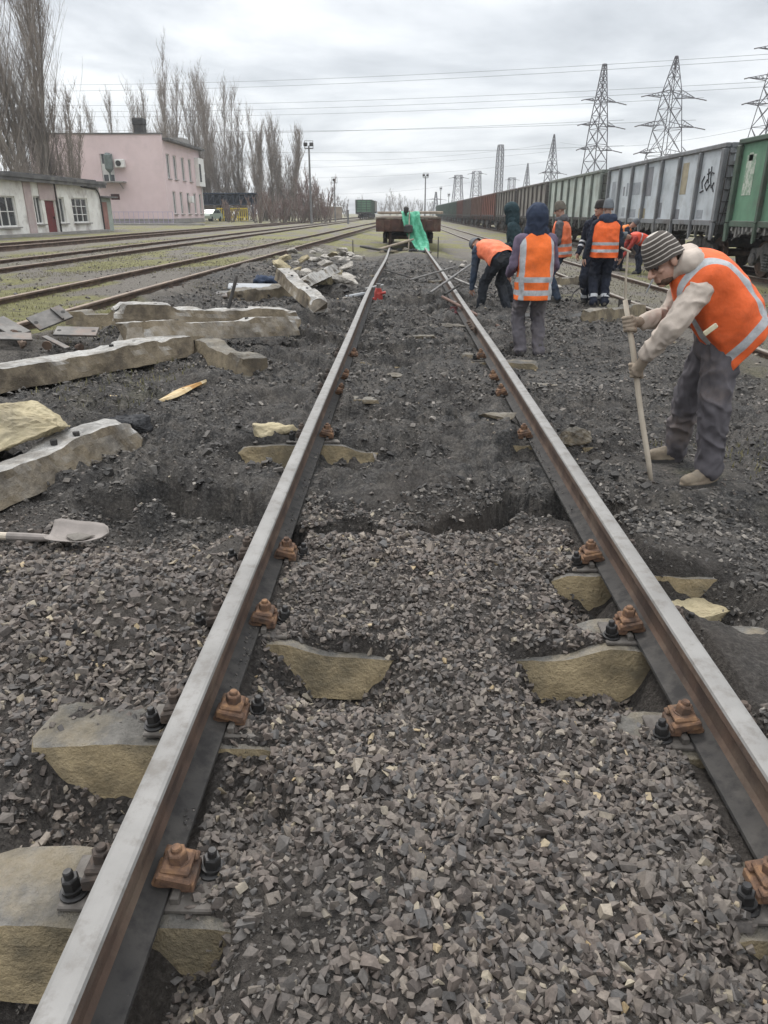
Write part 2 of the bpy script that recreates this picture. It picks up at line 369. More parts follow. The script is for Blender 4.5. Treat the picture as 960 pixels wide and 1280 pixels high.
STONE = stone_mat('crushed_stone', [(0, (.035, .034, .034)), (.2, (.085, .070, .062)), (.4, (.16, .132, .115)), (.55, (.085, .083, .083)), (.72, (.185, .156, .132)), (.86, (.10, .086, .077)), (.96, (.25, .215, .18)), (.99, (.33, .29, .22)), (1.0, (.36, .27, .15))], .72)
CLOD = stone_mat('coal_dirt', [(0, (.028, .027, .027)), (.4, (.07, .067, .064)), (.7, (.115, .107, .099)), (.92, (.17, .155, .138)), (1, (.30, .275, .25))], .85)
SH = hulls(24, 9, 3, (1, .85, .72)); SL = hulls(10, 8, 4, (1, .8, .7))
def rnd(x0, x1, y0, y1, n, seed):
    rs = np.random.RandomState(seed); return np.stack([rs.uniform(x0, x1, n), rs.uniform(y0, y1, n)], 1)
def offrail(p, s):
    ax = np.abs(np.abs(p[:, 0]) - .795); return (ax > .085 + s * .6)
def gravel_sizes(n, seed, a=.009, b=.028):
    rs = np.random.RandomState(seed); return a + (b - a) * rs.beta(1.6, 2.6, n)
SLEEPERS_Y = [1.27, 1.87, 2.45, 3.05, 5.03, 6.35, 6.97, 8.15]
def onsleeper(p):
    k = np.zeros(len(p), bool)
    for y in SLEEPERS_Y: k |= (np.abs(p[:, 1] - y) < .12) & (p[:, 0] > -1.36) & (p[:, 0] < -.88)
    k |= (np.abs(p[:, 1] - 3.05) < .15) & (p[:, 0] < 1.3) & (p[:, 0] > .9)
    return k
pts = []; szs = []
for (x0, x1, y0, y1, n, a, bmx, sd_) in ((-.72, .72, .62, 1.75, 9500, .008, .029, 1), (-.72, .72, 1.7, 3.75, 12000, .007, .026, 2), (-3.3, -.88, .8, 3.7, 17000, .008, .028, 3), (-3.3, -.88, 1.9, 3.0, 5500, .013, .031, 4), (.9, 1.9, .9, 1.9, 1000, .008, .024, 5), (-1.9, .9, 3.0, 3.5, 2000, .013, .032, 6)):
    p = rnd(x0, x1, y0, y1, n, sd_); s = gravel_sizes(n, sd_ + 50, a, bmx)
    big = np.random.RandomState(sd_ + 90).rand(n) < .05; s = np.where(big, s * 1.35, s)
    # sparser, sootier patches show the dirt between the stones
    k = fbm(p[:, 0] * 2.2, p[:, 1] * 2.2, 41, 3) > -1.15 + .4 * (p[:, 0] < -.9) * (p[:, 1] > 3.1)
    k &= p[:, 1] < 3.38 + fbm(p[:, 0] * 2.3, p[:, 0] * 0 + 7, 44, 3) * .25 + np.random.RandomState(sd_ + 33).rand(n) ** 3 * .5
    kk = offrail(p, s) & k & ~(onsleeper(p) & (np.random.RandomState(sd_ + 70).rand(n) < .70)); pts.append(p[kk]); szs.append(s[kk])
# dark soot patch lower left of the track bed and stones run thinner there
xy = np.concatenate(pts); sz = np.concatenate(szs)
soot = np.exp(-((xy[:, 0] + .42) ** 2 / .05 + (xy[:, 1] - 1.15) ** 2 / .12)); keep = np.random.RandomState(5).rand(len(xy)) > soot * .7
tag(scatter('gravel', STONE, xy[keep], sz[keep], SH, .12, .85, 6), None, None, kind='stuff')
pts = []; szs = []
for (x0, x1, y0, y1, n, a, bmx, sd_) in ((-3.4, 3.0, 3.6, 6.5, 19000, .006, .024, 11), (-3.8, 3.6, 6.3, 11, 18000, .008, .036, 12), (-4, 3.8, 10.5, 22, 14000, .012, .055, 13), (.9, 3.2, .9, 3.8, 13000, .005, .019, 14), (.9, 2.6, 1.2, 3.8, 5000, .010, .034, 26), (-.72, .72, .62, 3.6, 16000, .003, .010, 15), (-3.2, -.88, .8, 3.7, 14000, .004, .012, 16), (-2.0, 1.1, 3.25, 4.0, 4200, .006, .026, 20), (-1.4, 1.4, .8, 3.2, 2500, .004, .012, 25), (-3.4, 3.2, 3.7, 12, 4000, .02, .055, 18), (-3.6, 3.4, 11, 24, 2500, .03, .09, 19), (-3.6, -1.6, 7.0, 9.2, 2500, .01, .03, 17)):
    p = rnd(x0, x1, y0, y1, n, sd_); s = gravel_sizes(n, sd_ + 50, a, bmx)
    k = fbm(p[:, 0] * 1.7, p[:, 1] * 1.7, 43, 3) > -.42
    kk = offrail(p, s) & k & ~(onsleeper(p) & (np.random.RandomState(sd_ + 70).rand(n) < .75))
    kk &= ~((np.abs(p[:, 0] - 1.7) < .35) & (np.abs(p[:, 1] - 4.5) < .3) & (s > .012)); pts.append(p[kk]); szs.append(s[kk])
tag(scatter('dirt_clods', CLOD, np.concatenate(pts), np.concatenate(szs), SL, .35, .75, 7), None, None, kind='stuff')
# pale stones lying about further off
pts = []; szs = []
for (x0, x1, y0, y1, n, a, bmx, sd_) in ((-3.6, 3.2, 3.8, 9, 4500, .006, .024, 21), (-4, 4, 9, 22, 4500, .009, .05, 22), (-12, -4, 6, 40, 5000, .015, .05, 23), (3.6, 9, 7, 40, 5000, .015, .05, 24)):
    p = rnd(x0, x1, y0, y1, n, sd_); s = gravel_sizes(n, sd_ + 50, a, bmx); kk = offrail(p, s); pts.append(p[kk]); szs.append(s[kk])
tag(scatter('scattered_stones', STONE, np.concatenate(pts), np.concatenate(szs), SL, .35, .75, 8), None, None, kind='stuff')

# grit and crumbs lying on the flange of the running rails
p = np.concatenate([rnd(-.868, -.722, .7, 6, 2600, 301), rnd(.732, .878, .7, 6, 2600, 302)]); q = np.minimum(np.abs(p[:, 0] + .795), np.abs(p[:, 0] - .805)); kk = (q > .042) & (fbm(p[:, 0] * 4, p[:, 1] * 3.2, 61, 3) > -.05); p = p[kk]; q = q[kk]
s = gravel_sizes(len(p), 303, .0025, .011); zt = RAIL_TOP - .1808 + .012 + (.075 - q) * .36 + s * .3
tag(scatter('grit', CLOD, p, s, SL, .0, .75, 9, zt - H(p[:, 0], p[:, 1]) - s * .22), None, None, kind='stuff')

def grass_blades(name, xy, h, seed, m):
    rs = np.random.RandomState(seed); n = len(xy); z = H(xy[:, 0], xy[:, 1]); a = rs.uniform(0, 6.283, n); l = rs.uniform(.5, 1.2, n) * h; wd = l * .06 + .0015
    b0 = np.stack([xy[:, 0], xy[:, 1], z - .01], 1); sdv = np.stack([np.cos(a), np.sin(a), 0 * a], 1) * wd[:, None]
    ln = np.stack([-np.sin(a), np.cos(a), 0 * a], 1) * (rs.uniform(-.6, .6, n) * l)[:, None]
    tip = b0 + ln + np.stack([0 * a, 0 * a, l], 1); mid = b0 + ln * .35 + np.stack([0 * a, 0 * a, l * .6], 1)
    v = np.stack([b0 - sdv, b0 + sdv, mid + sdv * .7, tip, mid - sdv * .7], 1).reshape(-1, 3); i = np.arange(n)[:, None] * 5
    f = np.concatenate([i + np.array([[0, 1, 2]]), i + np.array([[0, 2, 4]]), i + np.array([[4, 2, 3]])]); return link(name, np_mesh(name, v, f, m))
GRASS = stone_mat('dry_grass', [(0, (.10, .10, .04)), (.5, (.17, .16, .07)), (1, (.27, .24, .12))], .8)
gp = []
for (x0, x1, y0, y1, n, sd_) in ((-12, -3.2, 5, 34, 42000, 1), (3.4, 9.5, 8, 34, 16000, 2), (-3.2, -2.2, 5.4, 7.4, 700, 3), (-2.1, -1.55, 9.0, 10.6, 260, 4), (1.55, 2.6, 3.4, 5.2, 500, 5), (-6, 4, 26, 60, 6000, 6)):
    p = rnd(x0, x1, y0, y1, n, sd_ + 200); k = fbm(p[:, 0] * .8, p[:, 1] * .5, 31, 4) > (-.02 if sd_ in (1, 2, 6) else -.15); gp.append(p[k])
tag(grass_blades('grass', np.concatenate(gp), .05, 3, GRASS), None, None, kind='stuff')
# ------------------------------------------------------------------ track
STEEL = mat('worn_rail_head', (.24, .232, .22), (.185, .178, .168), 4, .68, .1, .12, .002, 60, (.10, .085, .07), 14, .5)
RUST = mat('rail_rust', (.115, .075, .055), (.065, .046, .037), 7, .85, .1, .5, .004, 60, (.20, .15, .11), 3, .5)
FOOT = mat('rail_foot_grime', (.07, .064, .058), (.03, .028, .027), 18, .85, .1, .5, .004, 70, (.035, .033, .032), 9, .8)
OLDHEAD = mat('old_rail_head', (.25, .19, .14), (.15, .11, .085), 5, .6, .3, .2, .003, 40)
def rail_profile():
    half = [(.075, 0), (.075, .012), (.05, .021), (.018, .036), (.0095, .055), (.0085, .10), (.012, .128), (.034, .140), (.0375, .146), (.0365, .168), (.033, .176), (.024, .1795), (.010, .1808)]
    return half + [(-x, z) for x, z in half[::-1]]
PROF = rail_profile()
def rail(name, pts, mats, label, group, closed_cap=True):
    """pts: polyline of the rail's foot centre; a real rail section is swept along it"""
    mb = MB(); n = len(PROF); k = len(pts); vs = []
    o = V(pts[0])
    for i, p in enumerate(pts):
        t = (V(pts[min(i + 1, k - 1)]) - V(pts[max(i - 1, 0)])).normalized(); sx = t.cross(V((0, 0, 1))).normalized(); up = sx.cross(t)
        vs += [V(p) - o + sx * x + up * z for x, z in PROF]
    for j in range(n):
        za = (PROF[j][1] + PROF[(j + 1) % n][1]) / 2; mi = 0 if za > .170 else (2 if za < .034 else 1)
        mb.add(vs, [(i * n + j, i * n + (j + 1) % n, (i + 1) * n + (j + 1) % n, (i + 1) * n + j) for i in range(k - 1)], mi) if j == 0 else None
        if j: mb.f += [(i * n + j, i * n + (j + 1) % n, (i + 1) * n + (j + 1) % n, (i + 1) * n + j) for i in range(k - 1)]; mb.m += [mi] * (k - 1)
    mb.f += [tuple(range(n)), tuple(range((k - 1) * n, k * n))]; mb.m += [1, 1]
    ob = mb.build(name, mats, None, False, o); tag(ob, label, 'rail', group); return ob
ZB = RAIL_TOP - .1808
def jit(y, s): return .012 * math.sin(y * .31 + s) * min(1, max(0, (y - 5) / 8))
YS = [-.6 + .6 * i for i in range(62)]
def near_bend(y): return .10 * float(sstep(11, 26, np.array(y)))
rl = rail('rail', [(-.795 + jit(y, 0) + near_bend(y), y, ZB + .5 * jit(y, 2)) for y in YS], [STEEL, RUST, FOOT], 'grey topped left rail of the dug up track in the foreground', 'rails of the dug up track')
rr = rail('rail', [(.805 + jit(y, 1) - .3 * near_bend(y) + .02 * float(sstep(2, 8, np.array(y))), y, ZB + .5 * jit(y, 3)) for y in YS], [STEEL, RUST, FOOT], 'grey topped right rail of the dug up track, brown inner side showing', 'rails of the dug up track')
JB = mb = MB()
mb.bar((.02, 9.6, .10), (.02, 10.4, .10), .03, .07, 0); mb.bar((-.035, 9.6, .10), (-.035, 10.4, .10), .03, .07, 0)
jb = mb.build('joint_bar', RUST, rr); jb.location = (0.02, .6, 0)
mb = MB()
for yy in (9.7, 9.9, 10.1, 10.3): mb.lathe([(.018, 0), (.018, .03), (.01, .045)], 6, Matrix.Translation((-.05, yy, .10)) @ Matrix.Rotation(R(-90), 4, 'Y'))
mb.build('joint_bolt', RUST, jb)

SLP_TOP = None
def concrete_mat(name, top, side, stain, dustlo=.35, dusthi=.75):
    m, N, L, b = nodes(name); v = objvec(N, L); g = N.new('ShaderNodeNewGeometry'); s = N.new('ShaderNodeSeparateXYZ'); L.new(g.outputs['Normal'], s.inputs[0])
    n1_ = noise(N, L, v, 5, 6, .65); n2_ = noise(N, L, v, 22, 5, .7); n3_ = noise(N, L, v, 2.2, 6, .7)
    cs = ramp(N, n1_, L, [(.32, tuple(x * .62 for x in side)), (.5, side), (.68, tuple(x * 1.25 for x in side))])
    cs = mix(N, L, ramp(N, n3_, L, [(.44, (0, 0, 0)), (.6, (.85, .85, .85))]), cs, stain)
    ct = ramp(N, n2_, L, [(.3, tuple(x * .6 for x in top)), (.55, top), (.72, tuple(x * 1.2 for x in top))])
    ct = mix(N, L, ramp(N, n3_, L, [(.47, (0, 0, 0)), (.6, (.7, .7, .7))]), ct, tuple(x * .42 for x in top))
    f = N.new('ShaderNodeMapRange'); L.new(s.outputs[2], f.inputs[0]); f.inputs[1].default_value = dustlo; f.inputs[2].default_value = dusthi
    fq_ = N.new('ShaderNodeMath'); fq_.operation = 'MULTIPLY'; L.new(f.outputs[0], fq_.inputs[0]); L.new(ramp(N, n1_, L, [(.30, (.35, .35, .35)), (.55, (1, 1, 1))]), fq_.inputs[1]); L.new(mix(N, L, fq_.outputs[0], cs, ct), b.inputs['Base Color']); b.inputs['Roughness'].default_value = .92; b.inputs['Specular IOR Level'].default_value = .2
    h = N.new('ShaderNodeMath'); h.operation = 'ADD'; L.new(n2_, h.inputs[0]); L.new(noise(N, L, v, 70, 4, .7), h.inputs[1]); bump(N, L, b, h.outputs[0], .8, .016); return m
CT = concrete_mat('track_sleeper_concrete', (.165, .155, .14), (.37, .295, .18), (.14, .12, .085))
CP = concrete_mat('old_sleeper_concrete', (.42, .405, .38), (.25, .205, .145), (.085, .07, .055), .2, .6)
CD = concrete_mat('dirty_sleeper_concrete', (.20, .185, .16), (.25, .205, .14), (.10, .085, .07))
def sleeper_verts(L_=2.7, seed=0, rough=.004, chip=.0, seg=64, sag=.055):
    def hv(x):
        a = abs(x) * 2.7 / L_; return -sag * float(sstep(.62, .42, np.array(a))) - .012 * float(sstep(1.0, 1.25, np.array(a)))
    ring = []
    for i in range(6): ring.append((-.15 + .3 * i / 5, 0))          # bottom
    for i in range(1, 4): ring.append((.15 - .038 * i / 4, i / 4))
    for i in range(6): ring.append((.112 - .224 * i / 5, 1))
    for i in range(1, 4): ring.append((-.112 - .038 * i / 4, 1 - i / 4))
    n = len(ring); vs = []
    for k in range(seg + 1):
        x = -L_ / 2 + L_ * k / seg; t = hv(x)
        for (y, h) in ring:
            yy = y * (.97 if k in (0, seg) else 1); vs.append((x, yy, -.215 + (.215 + t) * h - (.006 if (k in (0, seg) and h == 1) else 0)))
    v = np.array(vs); pn = v * 1.0
    d = np.stack([vn3(pn * 9 + seed * 7.7 + 31 * q, seed + q) + .5 * vn3(pn * 27 + 5 * q + seed, seed + q + 3) for q in range(3)], 1) * rough
    if chip:
        c = np.clip(vn3(pn * 5.5 + seed * 3.1, seed + 9) - .25, 0, 1) * chip
        endk = np.clip(1 - (L_ / 2 - np.abs(v[:, 0])) / .35, 0, 1); c = c * (1 + 1.6 * endk)
        topk = np.clip((v[:, 2] + .12) / .1, 0, 1); d[:, 2] -= c * topk; d[:, 1] -= np.sign(v[:, 1]) * c * .7
        d[:, 0] -= np.sign(v[:, 0]) * endk * np.abs(vn3(pn * np.array([0, 8, 8]) + seed, seed + 12)) * chip * 2
    v = v + d
    f = [(k * n + j, k * n + (j + 1) % n, (k + 1) * n + (j + 1) % n, (k + 1) * n + j) for k in range(seg) for j in range(n)]
    f += [tuple(range(n)), tuple(range(seg * n, (seg + 1) * n))]
    return v, f
def sleeper_mesh(name, m, **k):
    v, f = sleeper_verts(**k); return MB().add(v, f).build(name, m)
BOLTD = mat('greasy_bolt', (.055, .053, .052), (.025, .024, .024), 20, .5, .5, .2, .002)
CLAMP = mat('rusty_clamp', (.15, .088, .058), (.065, .043, .033), 26, .9, .05, .7, .004, 110, (.075, .06, .05), 11, .75, .3, (.26, .15, .08))
CLAMPD = mat('sooty_clamp', (.10, .075, .06), (.05, .042, .037), 18, .85, .1, .5, .003, 90, (.03, .028, .027), 8, .6)
PLATE = mat('sole_plate', (.16, .145, .13), (.08, .07, .062), 14, .8, .2, .4, .003, 80, (.25, .23, .2), 6, .5)
def hexbolt(mb, x, y, z, r=.022, h=.075, tilt=0, rings=True):
    h = min(h, .07)
    M = Matrix.Translation((x, y, z)) @ Matrix.Rotation(tilt, 4, 'Y')
    if rings: mb.lathe([(r * 1.5, 0), (r * 1.5, .006), (r * 1.25, .007), (r * 1.25, .013), (r * 1.4, .014), (r * 1.4, .02)], 16, M)
    else: M = M @ Matrix.Translation((0, 0, -.018)) @ Matrix.Scale(1.12, 4, (1, 0, 0)) @ Matrix.Scale(1.12, 4, (0, 1, 0)); mb.lathe([(r * 1.35, .014), (r * 1.35, .02)], 16, M); h = .062
    mb.lathe([(r * 1.12, .02), (r * 1.15, .024), (r * 1.15, .046), (r * 1.0, .05)], 6, M); mb.lathe([(r * .62, .05), (r * .62, h - .004), (r * .5, h)], 12, M)
def fastening(par, xr, first):
    mb = MB(); mb.box((xr, 0, .008), (.37, .155, .016), ch=.004)
    for s in (-1, 1): mb.box((xr + s * .093, 0, .026), (.022, .13, .026), ch=.004)
    mb.build('sole_plate', PLATE, par)
    for s in (-1, 1):
        mb = MB(); kk = random.uniform(.84, .98); mb.box((xr + s * .118, 0, .012 + .03), (.034, .10 * kk, .03), ch=.005); mb.box((xr + s * .058, 0, .047), (.05, .092 * kk, .022), ch=.005)
        for q in (-1, 1): mb.box((xr + s * .088, q * .036, .065), (.085, .028, .03), Matrix.Rotation(s * .25, 3, 'Y'), ch=.005)
        mb.box((xr + s * .09, 0, .082), (.07, .088 * kk, .02), Matrix.Rotation(s * random.uniform(.05, .2), 3, 'Y'), ch=.006)
        cm_ = CLAMP if s * xr < 0 else CLAMPD; c = mb.build('rail_clamp', cm_, par); mb = MB(); hexbolt(mb, xr + s * .092, 0, .088, .019, .085, random.uniform(-.12, .12), False); mb.build('clamp_bolt', cm_, c)
        mb = MB(); hexbolt(mb, xr + s * .158, .035 * s, .016, .019, .085, .1 * s); mb.lathe([(.034, 0), (.034, .01), (.026, .012)], 16, Matrix.Translation((xr + s * .158, .035 * s, .012)))
        mb.build('anchor_bolt', BOLTD, par)
ORD = ['first', 'second', 'third', 'fourth', 'fifth', 'sixth', 'seventh', 'eighth']
proto = None
for i, y in enumerate(SLEEPERS_Y):
    lab = 'concrete sleeper bolted under the dug up track, %s from the camera' % ORD[i]
    if i < 4 or proto is None:
        s = sleeper_mesh('sleeper', CT, seed=i + 1, rough=.006, chip=.035)
        for xr in (-.795, .805): fastening(s, xr, i == 0)
        proto = s
    else: s = copy_tree(proto)
    s.location = (0.0, y, .10); s.rotation_euler = (R(1.2 * math.sin(i * 3)), 0, R(.8 * math.sin(i * 5.1)))
    tag(s, lab, 'sleeper', 'sleepers under the dug up track')

# the other tracks of the yard (rails partly sunk in the ground)
SIDE = [OLDHEAD, RUST, RUST]
def yard_rail(x0, slope, ztop, y0, y1, label, group, curve=0.0, mats=SIDE):
    ys = np.linspace(0, 1, 46) ** 1.6 * (y1 - y0) + y0
    return rail('rail', [(x0 + slope * (y - 9) + curve * max(0, y - 60) ** 2, y, ztop - .1808 + .006 * math.sin(y * .4 + x0)) for y in ys], mats, label, group)
yard_rail(-4.45, .024, .50, 2, 260, 'brown rail nearest the pile of loose sleepers on the left', 'rails of the left tracks', .00004)
yard_rail(-6.02, .024, .50, 2, 260, 'brown rail one track gauge beyond the one beside the loose sleepers', 'rails of the left tracks', .00004)
yard_rail(-9.05, .012, .52, 2, 260, 'nearer rail of the middle track on the left', 'rails of the left tracks', .00002)
yard_rail(-10.62, .012, .52, 2, 260, 'farther rail of the middle track on the left', 'rails of the left tracks', .00002)
yard_rail(-13.75, .012, .60, 2, 260, 'second rail from the low white building on the left', 'rails of the left tracks', .00002)
yard_rail(-15.32, .012, .60, 2, 260, 'rail running closest to the low white building', 'rails of the left tracks', .00002)
OLD2 = [mat('worn_side_head', (.30, .27, .235), (.19, .16, .13), 5, .5, .4, .2, .003, 40), RUST, RUST]
yard_rail(4.58, -.006, -.03, 2, 280, 'nearer rail of the track behind the workers on the right', 'rails of the right track', 0, OLD2)
yard_rail(6.15, -.006, -.03, 2, 280, 'farther rail of the track behind the workers on the right', 'rails of the right track', 0, OLD2)
yard_rail(9.85, 0, -.03, 2, 300, 'near rail under the line of freight wagons', 'rails under the freight wagons', 0, OLD2)
yard_rail(11.42, 0, -.03, 2, 300, 'far rail under the line of freight wagons', 'rails under the freight wagons', 0, OLD2)
TIE = mat('buried_sleeper', (.24, .215, .18), (.13, .115, .095), 6, .95, 0, .5, .01, 40, (.15, .14, .07), 3, .6)
def yard_sleepers(x0, slope, ztop, ya_, yb_, label, group, gauge=1.57, clamps=True):
    mb = MB(); v, f = sleeper_verts(2.7, 5, .008, .02, 20); mb.add(v, f); pr = mb.build('sleeper', TIE)
    if clamps:
        for xr in (-gauge / 2, gauge / 2):
            for s in (-1, 1):
                mb = MB(); mb.box((xr + s * .105, 0, .03), (.07, .12, .06), ch=.012); mb.lathe([(.024, .05), (.024, .09), (.014, .10)], 6, Matrix.Translation((xr + s * .10, 0, 0))); mb.build('rail_clamp', RUST, pr)
    y = ya_; first = True
    while y < yb_:
        o = pr if first else copy_tree(pr); first = False
        o.location = (x0 + slope * (y - 9), y, ztop - .195 + random.uniform(-.006, .006)); o.rotation_euler = (0, 0, random.uniform(-.02, .02)); tag(o, label, 'sleeper', group); y += .6 + random.uniform(-.03, .03)
yard_sleepers(-5.235, .024, .50, 5.4, 30, 'half buried concrete sleeper under the left track beside the loose sleepers', 'sleepers of the near left track')
yard_sleepers(5.365, -.006, -.03, 7.8, 28, 'half buried concrete sleeper under the track behind the workers', 'sleepers of the right track')
# ------------------------------------------------------------------ freight wagons on the right
DARKM = mat('underframe_grime', (.06, .056, .052), (.028, .027, .026), 5, .85, .1, .3, .01, 30, (.12, .10, .085), 2, .5)
BOGIE = mat('bogie_iron', (.15, .145, .138), (.06, .057, .054), 6, .75, .2, .4, .008, 40, (.10, .075, .055), 3, .6)
def paint(name, c, rustamt=.5, dark=(.07, .055, .045), sc=1.6):
    return mat(name, c, tuple(x * .72 for x in c), .9, .7, .0, .25, .006, 14, dark, sc, rustamt, .3, tuple(min(1, x * 1.12) for x in c))
HATCH = mat('hatch_grime', (.22, .215, .20), (.10, .098, .092), 5, .85, .1, .3, .01, 30, (.05, .047, .043), 3, .7)
def rot_x(a): return Matrix.Rotation(a, 3, 'X')
def gondola(y0, col, rib, label, detail=1, patches=None, x0=10.63):
    """open high sided wagon, body from y0 to y0+12.7; origin on the rails at mid length"""
    Lb = 12.7; t = thing('freight_wagon', label, 'wagon', (x0, y0 + Lb / 2, -.03), 0, 'freight wagons in the long train')
    zs, zt, hw = 1.36, 3.46, 1.46
    mb = MB(); mb.box((0, 0, zs + .04), (2 * hw, Lb - .1, .12))
    for s in (-1, 1): mb.box((s * hw, 0, (zs + zt) / 2), (.05, Lb - .12, zt - zs - .06))
    for s in (-1, 1): mb.box((0, s * (Lb / 2 - .06), (zs + zt) / 2 + .05), (2 * hw - .06, .05, zt - zs - .1))
    mb.build('body', col, t)
    mb = MB()
    for s in (-1, 1): mb.box((s * (hw + .03), 0, zt), (.16, Lb, .13), ch=.02); mb.box((0, s * (Lb / 2 - .04), zt), (2 * hw - .12, .16, .125))
    mb.build('top_rail', rib, t)
    mb = MB()
    for s in (-1, 1): mb.box((s * (hw + .045), 0, zs + .02), (.10, Lb - .2, .16), ch=.015)
    mb.build('side_sill', DARKM if detail < 2 else rib, t)
    for s in ((-1, 1) if detail else (-1,)):
        for k in range(8):
            yy = -Lb / 2 + .10 + (Lb - .2) * k / 7; edge = k in (0, 7)
            mb = MB(); wd = .2 if edge else .13
            mb.box((s * (hw + .085), yy, (zs + zt) / 2 - .02), (.11, wd, zt - zs - .13), ch=.02)
            # the post tapers into a bracket hanging below the sill
            mb.prism([(-.05, .0), (.05, .0), (.03, -.42), (-.03, -.48)], wd * .9, Matrix.Translation((s * (hw + .10), yy, zs + .03)))
            mb.build('side_post', rib, t)
    mb = MB(); hr = random.Random(int(y0))
    for k in range(7):
        yc = -Lb / 2 + .10 + (Lb - .2) * (k + .5) / 7
        for q in (-.62, -.36, -.12, .14, .4, .64):
            h = .10 + .26 * hr.random() ** 1.5; qq = q + hr.uniform(-.08, .08); mb.box((-(hw + .06 + hr.uniform(-.03, .03)), yc + qq, zs - .06 - h / 2), (.07, .035 + .08 * hr.random(), h), Matrix.Rotation(hr.uniform(-.35, .35), 3, 'X'))
            if hr.random() < .5: mb.tube([(-(hw + .09), yc + qq, zs - .06 - h), (-(hw + .10), yc + qq + .1, zs - .12 - h)], .018, 5)
        mb.box((-(hw - .02), yc, zs - .14), (.03, 1.5, .2))
    mb.build('hatch_catch', HATCH if detail > 1 else DARKM, t)
    mb = MB(); mb.box((0, 0, 1.12), (.5, Lb + .4, .36)); 
    for k in range(8): mb.box((0, -Lb / 2 + .1 + (Lb - .2) * k / 7, 1.2), (2 * hw - .1, .16, .22))
    mb.box((-.75, .6, 1.0), (.35, .9, .35)); mb.tube([(.1, -4, .85), (.1, 4, .85)], .03)
    if detail: 
        for s in (-1, 1): mb.box((.55, s * 2.2, .85), (.3, 1.0, .3))
    mb.build('underframe', DARKM, t)
    for s in (-1, 1):
        mb = MB()
        for zz in (1.75, 2.15, 2.6, 3.0): mb.box((0, s * (Lb / 2 + .02), zz), (2 * hw - .25, .10, .09))
        for xx in (-1.38, -.5, .5, 1.38): mb.box((xx, s * (Lb / 2 + .03), 2.38), (.12, .12, 2.0))
        mb.build('end_wall_frame', rib, t)
        mb = MB(); mb.bar((0, s * (Lb / 2 - .1), 1.05), (0, s * (Lb / 2 + .5), 1.05), .2, .22); mb.box((0, s * (Lb / 2 + .56), 1.05), (.32, .22, .30), ch=.05)
        if detail: mb.tube([(.3, s * (Lb / 2 + .1), .95), (.34, s * (Lb / 2 + .35), .7), (.2, s * (Lb / 2 + .55), .55)], .03, 6)
        mb.build('coupler', DARKM, t)
        if detail:
            mb = MB()
            for q in (0, .36): mb.bar((-(hw + .04), s * (Lb / 2 + .07) + s * 0 - s * q * 0, .9), (-(hw + .04) + q, s * (Lb / 2 + .13), 3.3), .03)
            for zz in np.arange(1.0, 3.3, .32): mb.bar((-(hw + .05), s * (Lb / 2 + .10), zz), (-(hw - .3), s * (Lb / 2 + .12), zz), .025)
            mb.build('ladder', DARKM, t)
        # bogie
        yb = s * (Lb / 2 - 2.05); bg_ = MB(); bg_.box((0, yb, .78), (2.3, .42, .3)); bg_.box((0, yb, .98), (.7, .5, .12))
        bo = bg_.build('bogie', BOGIE, t)
        for q in (-1, 1):
            mb = MB(); M = Matrix.Translation((q * 1.03, yb, 0)) @ Matrix.Rotation(R(90), 4, 'Z')
            mb.prism([(-1.22, .62), (-1.12, .74), (-.62, .80), (-.45, .92), (.45, .92), (.62, .80), (1.12, .74), (1.22, .62), (1.15, .40), (.78, .40), (.60, .62), (.42, .36), (.36, .20), (-.36, .20), (-.42, .36), (-.60, .62), (-.78, .40), (-1.15, .40)], .16, M)
            mb.build('side_frame', BOGIE, bo)
            if detail:
                for y3 in (-.2, 0, .2):
                    mb = MB(); hh = []
                    for a in range(40): hh.append((q * 1.10 + .085 * math.cos(a * .9), yb + y3 + .085 * math.sin(a * .9), .24 + a * .0105))
                    mb.tube(hh, .018, 6); mb.build('spring', BOGIE, bo)
                for y3 in (-.93, .93): mb = MB(); mb.lathe([(.15, 0), (.17, .02), (.17, .12), (.12, .15)], 16, Matrix.Translation((q * 1.05, yb + y3, .475)) @ Matrix.Rotation(R(90) * q, 4, 'Y')); mb.build('axle_box', BOGIE, bo)
        for y3 in (-.93, .93):
            mb = MB()
            for q in (-1, 1): mb.lathe([(.08, -.02), (.12, -.06), (.40, -.05), (.42, -.065), (.475, -.06), (.475, .035), (.51, .04), (.51, .065), (.42, .07), (.40, .03), (.12, .05), (.08, .08)], 28, Matrix.Translation((q * .79, yb + y3, .475)) @ Matrix.Rotation(-R(90) * q, 4, 'Y'))
            mb.tube([(-.9, yb + y3, .475), (.9, yb + y3, .475)], .08, 12); mb.build('wheelset', RUST, bo)
    for (yy, zz, wy, wz, m) in (patches or []):
        mb = MB(); mb.box((-(hw + .029), yy, zz), (.006, wy, wz)); mb.build('paint_patch', m, t)
    return t
GRN = paint('wagon_green', (.115, .225, .145), .5, (.13, .15, .12)); GRNR = paint('wagon_green_rib', (.07, .10, .075), .6)
GRY = paint('wagon_grey', (.42, .45, .47), .35, (.20, .185, .165)); GRYR = paint('wagon_grey_rib_shaded', (.17, .175, .18), .6)  # rib grey darker than the panels: shading of the ribs put into the colour
PAL = paint('wagon_pale', (.37, .41, .37), .4, (.2, .18, .14)); PALR = paint('wagon_pale_rib', (.15, .165, .145), .6)
BRN = paint('wagon_dark', (.20, .185, .165), .6, (.09, .07, .06)); BRNR = paint('wagon_dark_rib', (.10, .09, .082), .5)
RDB = paint('wagon_redbrown', (.23, .085, .055), .5); RDBR = paint('wagon_redbrown_rib', (.12, .06, .045), .5)
BR2 = paint('wagon_brown', (.17, .105, .07), .5); RED = paint('wagon_red', (.30, .075, .05), .4); TEAL = paint('wagon_teal', (.14, .22, .195), .4)
